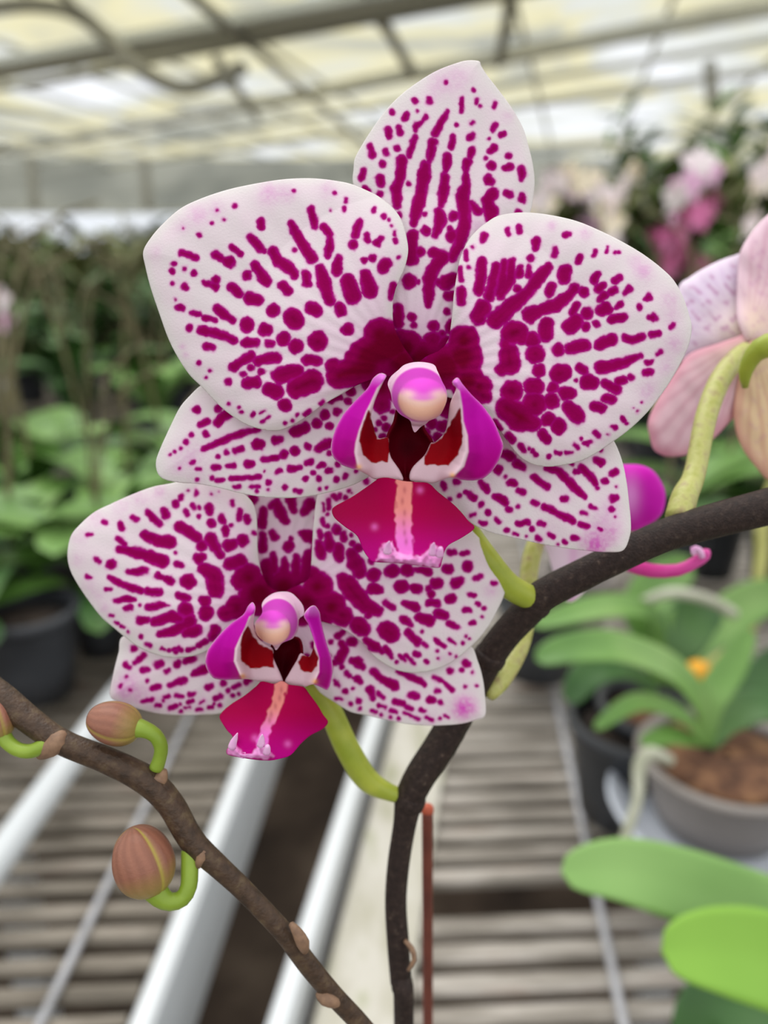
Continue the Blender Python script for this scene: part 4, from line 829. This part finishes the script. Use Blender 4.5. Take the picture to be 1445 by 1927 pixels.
# ------------------------------------------------------------------ plants
def leaf_mesh(name, mid, width, nrm, fold=0.25, nu=16, nv=8, tipk=0.55):
    """blade along a world polyline: width at its widest, folded along the midrib"""
    A = np.array([list(p) for p in mid], float); n = len(A); C = []
    for i in range(nu+1):
        s = i/nu*(n-1); k = min(int(s), n-2); t = s-k
        a, b, c, d = A[max(k-1, 0)], A[k], A[k+1], A[min(k+2, n-1)]
        C.append(0.5*((2*b)+(-a+c)*t+(2*a-5*b+4*c-d)*t*t+(-a+3*b-3*c+d)*t**3))
    C = np.array(C); T = np.gradient(C, axis=0); T /= np.linalg.norm(T, axis=1)[:, None]
    V = []; F = []
    for i in range(nu+1):
        u = i/nu
        wv = width*0.5*min(1, (0.30+0.9*u/ tipk) if u < tipk*0.78 else 1)*math.sqrt(max(0, 1-max(0, (u-tipk)/(1-tipk))**2.2))
        s = np.cross(T[i], np.array(nrm)); s /= np.linalg.norm(s)+1e-9; nn = np.cross(s, T[i])
        for j in range(nv+1):
            v = j/nv*2-1
            V.append(C[i] + s*v*wv + nn*abs(v)**1.3*wv*fold)
    for i in range(nu):
        for j in range(nv):
            a = i*(nv+1)+j; F.append((a, a+1, a+nv+2, a+nv+1))
    return mesh(name, V, F)
def solid(o, t=.0012):
    m = o.modifiers.new('thickness', 'SOLIDIFY'); m.thickness = t; m.offset = 0; return o
def lathe(name, prof, seg=40):
    V = []; F = []
    for r_, z in prof:
        for k in range(seg):
            a = 2*math.pi*k/seg; V.append((r_*math.cos(a), r_*math.sin(a), z))
    for i in range(len(prof)-1):
        for k in range(seg):
            k2 = (k+1) % seg; F.append((i*seg+k, i*seg+k2, (i+1)*seg+k2, (i+1)*seg+k))
    F.append(tuple(range(seg))[::-1]); return mesh(name, V, F)
def pot_profile(R, Hh, lip=.006):
    return [(R*.72, 0), (R*.80, Hh*.35), (R*.94, Hh*.86), (R*.96, Hh*.88), (R, Hh*.885), (R+lip*.3, Hh*.95), (R, Hh), (R-lip, Hh), (R-lip*1.4, Hh*.9), (R*.9, Hh*.80), (R*.4, Hh*.82), (0.002, Hh*.83)]
def leaf_px(pts, wpx, mat, parent, nrm=(0, -.55, 1), label=None, fold=.18, tipk=.5, name='leaf'):
    """blade whose midrib passes through photo points at given distances; base first"""
    w = [P(*p) for p in pts]; dm = sum(p[2] for p in pts)/len(pts)
    o = solid(link(name, leaf_mesh(name, w, wpx*dm/FPX, nrm, fold, 26, 10, tipk), mat, label=label)); attach(o, parent); return o

# potted orchid in the smoky grey pot
PZ = BENCH
pc = G(1366, 1424, PZ+.118); 
gp = thing('potted_orchid', 'young orchid in a smoky grey pot of bark, standing in a white saucer pot', 'potted plant', loc=(pc.x, pc.y, PZ))
def put(name, me, mat, root, label=None):
    o = link(name, me, mat, parent=root, label=label); return o
put('pot', lathe('pot', [(r_, z+.062) for r_, z in pot_profile(.068, .058)]), M['pot_g'], gp, 'smoky grey plastic pot')
put('potting_bark', lathe('potting_bark', [(.003, .121), (.02, .122), (.045, .119), (.0612, .1135)][::-1], 48), M['bark'], gp, 'brown bark chips')
ws = thing('white_pot', 'white bowl shaped outer pot under the smoky grey pot', 'pot', loc=(pc.x, pc.y, PZ))
put('bowl', lathe('bowl', [(.050, 0), (.056, .025), (.074, .050), (.086, .070), (.088, .074), (.084, .074), (.070, .057), (.052, .056), (.002, .056)]), M['pot_w'], ws)
db = (pc - Vector(CAM)).dot(Vector(FWD))
leaf_px([(1328, 1405, db), (1322, 1335, db-.005), (1265, 1262, db-.02), (1160, 1220, db-.045), (1065, 1224, db-.06), (1008, 1243, db-.065)], 74, M['leaf'], gp, label='long arching leaf')
leaf_px([(1330, 1405, db), (1338, 1318, db), (1375, 1255, db+.005), (1412, 1185, db+.01)], 58, M['leaf'], gp, nrm=(-.5, -1, .4))
leaf_px([(1322, 1400, db-.005), (1285, 1348, db-.02), (1200, 1322, db-.035), (1118, 1372, db-.04)], 40, M['leaf'], gp)
leaf_px([(1332, 1405, db), (1372, 1350, db+.01), (1440, 1330, db+.01), (1520, 1370, db)], 70, M['leaf_d'], gp)
leaf_px([(1325, 1400, db), (1262, 1385, db-.02), (1206, 1400, db-.03)], 40, M['leaf'], gp)
leaf_px([(1332, 1402, db), (1400, 1320, db+.02), (1460, 1250, db+.03), (1520, 1220, db+.03)], 70, M['leaf_d'], gp, nrm=(-.3, -1, .6))
o = tube_px('aerial_root', [(1262, 1432, db-.06, 10), (1225, 1418, db-.066, 14), (1204, 1440, db-.07, 13), (1200, 1500, db-.08, 10), (1185, 1550, db-.085, 10), (1170, 1590, db-.09, 9)], M['root'], gp, 12, label='pale root hanging over the rim')
ot = thing('plant_tag', 'blurred orange tag stuck among the leaves behind the grey pot', 'tag', loc=tuple(G(1312, 1400, PZ+.10)))
A = P(1313, 1262, db+.07); B = P(1314, 1292, db+.07); D3 = P(1316, 1420, db+.07)
attach(link('tag_plate', tube_mesh('tag_plate', [P(1313, 1246, db+.07), A, B, P(1315, 1302, db+.07)], [.007, .0125, .011, .004], 12, .004), M['tag']), ot)
attach(link('tag_stem', tube_mesh('tag_stem', [B, (B+D3)/2, D3], [.0022]*3, 8, .01), M['tag']), ot)

# second orchid behind, in a black pot
p2 = G(1245, 1330, PZ+.10)
g2 = thing('potted_orchid', 'broad leaved orchid in a black pot behind the smoky grey pot', 'potted plant', loc=(p2.x, p2.y, PZ))
put('pot', lathe('pot', pot_profile(.058, .105)), M['pot_k'], g2); put('potting_bark', lathe('potting_bark', [(.052, .088), (.03, .094), (.003, .094)], 32), M['bark'], g2)
d2 = (p2 - Vector(CAM)).dot(Vector(FWD))
leaf_px([(1240, 1290, d2), (1232, 1210, d2), (1210, 1150, d2-.02), (1125, 1145, d2-.06), (1000, 1178, d2-.08)], 60, M['leaf'], g2)
leaf_px([(1245, 1290, d2), (1225, 1195, d2+.01), (1222, 1130, d2+.02), (1260, 1085, d2+.04), (1305, 1070, d2+.06)], 92, M['leaf'], g2, nrm=(-.2, -1, .3))
leaf_px([(1250, 1290, d2), (1272, 1215, d2), (1305, 1165, d2+.01), (1352, 1140, d2+.02)], 96, M['leaf_d'], g2, nrm=(-.4, -1, .5))
leaf_px([(1235, 1300, d2-.01), (1170, 1255, d2-.03), (1110, 1268, d2-.04), (1068, 1322, d2-.045)], 66, M['leaf_d'], g2)
leaf_px([(1250, 1290, d2), (1340, 1185, d2+.05), (1420, 1130, d2+.07), (1500, 1120, d2+.08)], 80, M['leaf'], g2, nrm=(-.3, -1, .5))
o = tube_px('aerial_root', [(1205, 1135, d2+.0, 9), (1262, 1116, d2-.01, 11), (1330, 1128, d2-.01, 11), (1382, 1156, d2, 10)], M['root'], g2, 10, label='pale aerial root looping over the leaves')
tube_px('flower_spike', [(1260, 1290, d2+.05, 9), (1400, 1200, d2+.09, 11), (1432, 1060, d2+.10, 12), (1436, 985, d2+.10, 13), (1460, 900, d2+.1, 10)], M['pedicel_y'], g2, 10, label='pale green flower spike')

# foreground leaves at the bottom right: a plant whose pot stands just outside the frame
p3 = G(1720, 2050, PZ+.02)
g3 = thing('potted_orchid', 'orchid with large bright green blurred leaves reaching in at the lower right corner', 'potted plant', loc=(p3.x, p3.y, PZ))
put('pot', lathe('pot', pot_profile(.055, .10)), M['pot_k'], g3)
leaf_px([(1690, 1905, .400), (1590, 1765, .392), (1450, 1722, .384), (1290, 1668, .376), (1160, 1636, .370), (1056, 1642, .366)], 138, M['leaf2'], g3, nrm=(0.1, -.75, .8), fold=.12, tipk=.42)
leaf_px([(1700, 1960, .370), (1600, 1880, .362), (1470, 1815, .352), (1350, 1788, .345), (1245, 1790, .340)], 176, M['leaf_b'], g3, nrm=(0.1, -.75, .8), fold=.12, tipk=.38)
leaf_px([(1700, 1990, .42), (1560, 1900, .43), (1440, 1880, .44), (1330, 1900, .45), (1290, 1990, .45)], 120, M['leaf_d'], g3, nrm=(0, -.6, .9))

# dark pots and trays standing further along the right bench
def pot_thing(px, py, R, Hh, mat, label, cat='pot', group=None):
    p = G(px, py, PZ); t = thing('flower_pot', label, cat, loc=(p.x, p.y, PZ), group=group)
    put('body', lathe('body', pot_profile(R, Hh)), mat, t); put('potting_soil', lathe('potting_soil', [(R*.88, Hh*.83), (R*.4, Hh*.88), (.003, Hh*.88)], 28), M['soil'], t)
    return t
pot_thing(1180, 1520, .062, .10, M['pot_k'], 'black plastic pot just left of the smoky grey pot')
pot_thing(1010, 1262, .055, .10, M['pot_k'], 'dark pot beside the bend of the dark spike')
pot_thing(1075, 1215, .05, .11, M['pot_g'], 'grey pot under the long arching leaf')

pot_thing(70, 1300, .06, .11, M['pot_k'], 'black pot at the left between two small orchids above the bud spike')


# ------------------------------------------------------------------ the mass of plants beyond: prototypes, then copies
def bloom_mesh(R, rr, seed):
    r3 = random.Random(seed); V = []; F = []
    for k, (an, l, w_) in enumerate(((90, 1, .55), (18, 1.05, .85), (162, 1.05, .85), (-54, .95, .55), (-126, .95, .55))):
        a = math.radians(an + r3.uniform(-6, 6)); d = Vector((math.cos(a), -0.12, math.sin(a))); s = Vector((-math.sin(a), 0, math.cos(a)))
        b = len(V); n = 5
        for i in range(n+1):
            u = i/n; ww = w_*R*.5*math.sin(math.pi*min(1, .15+u*.86))**.7
            for v in (-1, -.4, .4, 1): V.append(d*(R*l*u) + s*ww*v + Vector((0, .12*R*u*u + .1*R*abs(v)*u, 0)))
        for i in range(n):
            for j in range(3): q = b+i*4+j; F.append((q, q+1, q+5, q+4))
    me = mesh('bloom', V, F); return me
def make_plant(seed, mats, nleaf, ll, lw, spikes=1, blooms=None, far=False, high=.45, potm='pot_k', lift=0.0):
    r3 = random.Random(seed)
    t = thing('potted_orchid', 'x', 'potted plant')
    put('pot', lathe('pot', pot_profile(.055, .10), 20), M[potm], t)
    lm = []
    for i in range(nleaf):
        a = i*math.pi*(1 + .06) + r3.uniform(-.5, .5) + (i//2)*.5; L_ = ll*r3.uniform(.75, 1.15); up = r3.uniform(.35, .95) + lift
        d = Vector((math.cos(a), math.sin(a), 0)); b = Vector((0, 0, .095 + .008*i))
        mid = [b, b + d*L_*.3 + Vector((0, 0, L_*.34*up)), b + d*L_*.66 + Vector((0, 0, L_*.42*up)), b + d*L_ + Vector((0, 0, L_*(.5*up-.12)))]
        me = leaf_mesh('leaf', mid, lw*r3.uniform(.85, 1.15), (0, 0.01, 1), .2, 8 if far else 12, 4, .5)
        if far: lm.append(me)
        else: put('leaf', me, M[mats[i % len(mats)]], t)
    if far: put('foliage', join_meshes('foliage', lm), M[mats[0]], t)
    for k in range(spikes):
        a = r3.uniform(0, 6.28); d = Vector((math.cos(a), math.sin(a), 0)); hh = high*r3.uniform(.85, 1.1)
        pts = [Vector((0, 0, .1)), d*.03 + Vector((0, 0, .1+hh*.55)), d*.08 + Vector((0, 0, .1+hh*.9)), d*.17 + Vector((0, 0, .1+hh))]
        sp = put('flower_spike', tube_mesh('flower_spike', pts, [.003, .003, .0025, .002], 6, .05), M['spike_b'], t)
        if blooms:
            for j in range(8):
                u = j/7; q3 = pts[2].lerp(pts[3], u) if u < .99 else pts[3]
                q3 = pts[1].lerp(pts[2], .5+u) if u < .5 else pts[2].lerp(pts[3], (u-.5)*2)
                o = link('bloom', bloom_mesh(.042, 1, seed*7+j), M[blooms[j % len(blooms)]], parent=t); o.location = q3 + Vector((r3.uniform(-.03, .03), -.02, r3.uniform(-.03, .02)))
                o.rotation_euler = (r3.uniform(-.3, .3), 0, r3.uniform(-.7, .7))
    return t
def tree_copy(o, parent=None):
    c = o.copy(); COL.objects.link(c); c.parent = parent
    for ch_ in list(o.children): tree_copy(ch_, c)
    return c
near = [make_plant(11, ('leaf', 'leaf_m', 'leaf_d'), 8, .19, .07, 2), make_plant(12, ('leaf_m', 'leaf2', 'leaf'), 8, .17, .075, 1), make_plant(13, ('leaf_d', 'leaf_m', 'leaf_m'), 8, .2, .065, 3)]
mid = [make_plant(21, ('leaf_m',), 9, .24, .06, 4, far=True, high=.36, lift=.45), make_plant(22, ('leaf_d',), 10, .24, .06, 5, far=True, high=.36, lift=.55), make_plant(23, ('leaf_o',), 11, .26, .055, 7, far=True, high=.38, lift=.7)]
flo = [make_plant(31, ('leaf_d',), 7, .2, .07, 1, ('bl_white', 'bl_cream'), True, .58), make_plant(32, ('leaf_d',), 7, .2, .07, 1, ('bl_pink', 'bl_white'), True, .58), make_plant(33, ('leaf_d',), 7, .2, .07, 1, ('bl_mag', 'bl_red'), True, .5)]
used = {}; FREE = []; bp_ref = {}
def place(protos, idx, x, y, z, rz, label, group=None, s=1.0):
    p = protos[idx]; key = (id(protos), idx)
    o = p if key not in used else tree_copy(p)
    used[key] = 1
    FREE.append((o, .062*s if protos is not bp_ref.get('b') else .075*s)); o.location = (x, y, z); o.rotation_euler = (0, 0, rz); o.scale = (s, s, s); o['label'] = label
    if group: o['group'] = group
    elif 'group' in o: del o['group']
    return o
r4 = random.Random(5)
# nearest plants at the left, each where the photo shows leaves
for i, (px, py, s, lab) in enumerate((
    (20, 1215, 1.0, 'leafy orchid at the left edge just above the arching bud spike'),
    (165, 1165, .95, 'leafy orchid left of the lower flower, low down'),
    (-120, 1235, 1.25, 'orchid with rounded leaves cut by the left edge'),
    (95, 1085, 1.05, 'light green orchid left of the lower flower petal'),
    (255, 1085, 1.0, 'orchid half hidden behind the lower flower petal'),
    (30, 1005, 1.1, 'bright leafy orchid near the left edge beside the lower flower'),
    (190, 1000, 1.05, 'broad leaved orchid above the lower flower petal'),
    (330, 1010, 1.05, 'dark leafy orchid behind the left lateral sepal'),
    (-25, 1300, .72, 'small bright orchid at the left edge level with the cut bud'), (140, 1265, .7, 'small orchid with pale leaves directly above the first bud'), (285, 1235, .7, 'small orchid tucked under the lower left petal'))):
    p = G(px, py, BENCH)
    place(near, i % 3, p.x, p.y, BENCH, r4.uniform(0, 6.28), lab, s=s)
for px, py, s_, k, lab in ((1250, 1120, .95, 2, 'dark leafy orchid below the purple lobe behind the stem'), (1350, 1085, 1.0, 0, 'leafy orchid under the right end of the dark stem'), (1440, 1120, 1.0, 2, 'dark leafy orchid cut by the right edge under the stem'), (1300, 960, 1.0, 2, 'dark leafy orchid behind the long pale green flower stalk'), (1420, 930, 1.0, 2, 'dark leafy orchid behind the flower turned away')):
    p = G(px, py, BENCH); place(near, k, p.x, p.y, BENCH, r4.uniform(0, 6.28), lab, s=s_)
# rows receding to the far wall
rows = [(1.62, .27), (1.95, .30), (2.35, .33), (2.85, .37), (3.5, .42), (4.3, .5), (5.4, .6), (6.8, .75), (8.5, .95), (10.8, 1.2), (13.5, 1.5), (17, 1.9), (21, 2.4)]
for ri, (y, dx) in enumerate(rows):
    half = .5*y + .15
    x = -half
    while x < half:
        jx = x + r4.uniform(-.06, .06); jy = y + r4.uniform(-.1, .1)*dx/.3
        pxx = 722 + FPX*jx/(y*math.cos(PITCH))
        hidden = 470 < pxx < 1090 and y > 1.5
        close = any((o_.location.x-jx)**2 + (o_.location.y-jy)**2 < (.17 + .03*y)**2 for o_, _r in FREE)
        if not hidden and not close:
            side = 'left' if jx < 0 else 'right'
            if y < 5:
                lab = ('blurred leafy orchid among the green plants behind the flowers, left side' if jx < 0 else 'blurred leafy orchid behind the pale blooms, right side')
                grp = 'leafy orchids in the blurred rows, ' + side
            else:
                lab = ('far blurred orchid near the bright far wall, left side' if jx < 0 else 'far blurred orchid below the roof, right side')
                grp = 'far orchids near the back wall, ' + side
            place(mid, r4.randrange(3), jx, jy, BENCH, r4.uniform(0, 6.28), lab, grp, s=1.0 if y < 3 else min(1.9, 1+.1*(y-3)))
        x += dx
# flowering plants at the right, behind the upper flower
for (px, py, d, k, rz, s, lab) in ((1035, 375, 2.3, 0, .3, 1, 'cream white blooming orchid just right of the dorsal sepal'), (1130, 385, 2.2, 0, 2.2, 1, 'white blooming orchid above the right petal'), (1195, 360, 2.6, 0, 1.2, 1, 'cream blooming orchid between the white and the pink blooms'),
    (1300, 350, 2.3, 1, .4, 1, 'pink blooming orchid highest at the right'), (1082, 365, 2.9, 1, 2.4, 1, 'pink tinged orchid between two white blooming ones'), (1300, 435, 1.9, 2, .2, .95, 'magenta blooming orchid above the turned away flower'), (1290, 490, 2.0, 2, 2.6, .8, 'dark wine red orchid blooms below the magenta ones'),
    (1445, 325, 1.8, 0, .9, 1, 'white bloom cut by the right edge'), (-42, 545, 1.7, 1, 2.9, 1, 'pale pink bloom cut by the left edge')):
    top = P(px, py, d); bl = [c_.location for c_ in flo[k].children if c_.name.startswith('bloom')]
    mc = sum(bl, Vector((0, 0, 0)))/len(bl); s = (top.z - BENCH)/mc.z; mc = Matrix.Rotation(rz, 3, 'Z') @ mc*s
    place(flo, k, top.x - mc.x, top.y - mc.y, BENCH, rz, lab, s=s)
# benches that carry the far rows
for i, (x0, x1, y0, y1, lab) in enumerate(((-9, -1.75, 1.0, 23, 'long grey bench under the far left plants'),)):
    pass
fb = thing('growing_bench', 'far bench hidden under the blurred mass of plants', 'bench', loc=(0, 15, 0))
put('table_top', mesh('table_top', [(-9, -5.6, BENCH-.04), (9, -5.6, BENCH-.04), (15, 8, BENCH-.04), (-15, 8, BENCH-.04), (-9, -5.6, BENCH), (9, -5.6, BENCH), (15, 8, BENCH), (-15, 8, BENCH)], [(3, 2, 1, 0), (4, 5, 6, 7), (0, 1, 5, 4), (1, 2, 6, 5), (2, 3, 7, 6), (3, 0, 4, 7)], False), M['slat_d'], fb)
for lx, ly in ((-8, -5), (8, -5), (-13, 7.5), (13, 7.5)): put('leg', box_mesh('leg', (lx-.05, ly), (lx+.05, ly), .1, 0, BENCH-.04), M['alu'], fb)
# bushy plants: tall dark shrub at the upper right, then lower ones behind the blooms and the rows
def bushy(name, seed, h, spread, nst, nl, ls, mats, R, label, group=None):
    tp = thing(name, label, 'shrub', group=group); r5 = random.Random(seed); lm = []; stm = []
    for k in range(nst):
        a = 6.283*k/nst + r5.uniform(-.4, .4); d = Vector((math.cos(a), math.sin(a), 0)); hh = h*r5.uniform(.72, 1.0); sp = spread*r5.uniform(.5, 1)
        pts = [Vector((0, 0, R*1.6)), d*sp*.45 + Vector((0, 0, hh*.55)), d*sp + Vector((0, 0, hh))]
        stm.append(tube_mesh('s', pts, [.008, .006, .003], 6, .1))
        for j in range(nl):
            u = r5.uniform(.0, 1.05); b = pts[0].lerp(pts[1], u*2) if u < .5 else pts[1].lerp(pts[2], (u-.5)*2); an = r5.uniform(0, 6.28); dd = Vector((math.cos(an), math.sin(an), r5.uniform(-.1, .8))); l = ls*r5.uniform(.7, 1.3)
            lm.append(leaf_mesh('l', [b, b+dd*l*.5+Vector((0, 0, .02)), b+dd*l], l*.3, (0, 0.01, 1), .2, 5, 2))
    put('pot', lathe('pot', pot_profile(R, R*1.9), 24), M['pot_k'], tp); put('stems', join_meshes('stems', stm), M['spike_b'], tp); put('foliage', join_meshes('foliage', lm), M[mats], tp)
    return tp
q = P(1310, 470, 4.6); t = bushy('tall_shrub', 9, 1.35, .62, 9, 40, .17, 'leaf_m', .13, 'tall dark green shrub at the upper right above the pink blooms'); t.location = (q.x, q.y, BENCH)
bp_ref['b'] = bp = [bushy('leafy_shrub', 41, .62, .26, 8, 26, .14, 'leaf_o', .07, 'x'), bushy('leafy_shrub', 42, .56, .26, 8, 28, .14, 'leaf_m', .07, 'x'), bushy('leafy_shrub', 43, .50, .26, 8, 28, .13, 'leaf_d', .07, 'x')]
for i, (px, d, k, s_) in enumerate(((1005, 3.1, 0, 1.1), (1075, 3.5, 1, 1.2), (1150, 3.1, 0, 1.15), (1225, 3.6, 1, 1.3), (1300, 3.05, 0, 1.2), (1385, 3.3, 1, 1.35), (1450, 2.8, 0, 1.2), (1330, 2.5, 2, 1.0), (1190, 2.6, 2, 1.0), (1420, 2.2, 1, .95), (1010, 4.4, 1, 1.3), (1120, 4.8, 2, 1.4), (1400, 4.2, 1, 1.7))):
    q = P(px, 470, d); place(bp, k, q.x, q.y, BENCH, i*1.3, 'bushy olive green plant behind the pale and magenta blooms at the right', 'bushy plants behind the blooms', s=s_)
for i, (px, d, k, s_) in enumerate(((20, 2.6, 0, .85), (110, 2.2, 2, .8), (210, 2.7, 0, .85), (300, 2.3, 2, .8), (60, 3.6, 1, .9), (160, 3.9, 0, .9), (260, 3.7, 2, .9), (350, 3.4, 0, .9), (15, 5.2, 0, 1.0), (130, 5.6, 2, 1.0), (240, 5.4, 0, 1.0), (340, 5.8, 0, 1.0), (420, 4.8, 2, 1.0))):
    q = P(px, 470, d); place(bp, k, q.x, q.y, BENCH, i*1.7, 'bushy olive green plant in the dim rows left of the upper flower', 'bushy plants in the rows at the left', s=s_)

# pots stand side by side, never inside one another: push overlapping ones apart on the bench
FIX = [(g, .075) for g in (gp, g2, g3)] + [(o, .064) for o in COL.objects if o.name.startswith('flower_pot')] + [(tp_, .14) for tp_ in COL.objects if tp_.name.startswith('tall_shrub')]
for it in range(60):
    moved = False
    for i, (o, r_) in enumerate(FREE):
        for o2, r2_ in FREE[i+1:] + FIX:
            dx = o.location.x - o2.location.x; dy = o.location.y - o2.location.y; dd = math.hypot(dx, dy); need = r_ + r2_ + .004
            if dd < need:
                moved = True; n_ = (dx/dd, dy/dd) if dd > 1e-6 else (1, 0); q = need - dd + .001
                if any(o2 is f[0] for f in FIX): o.location.x += n_[0]*q; o.location.y += n_[1]*q
                else:
                    o.location.x += n_[0]*q/2; o.location.y += n_[1]*q/2; o2.location.x -= n_[0]*q/2; o2.location.y -= n_[1]*q/2
    if not moved: break
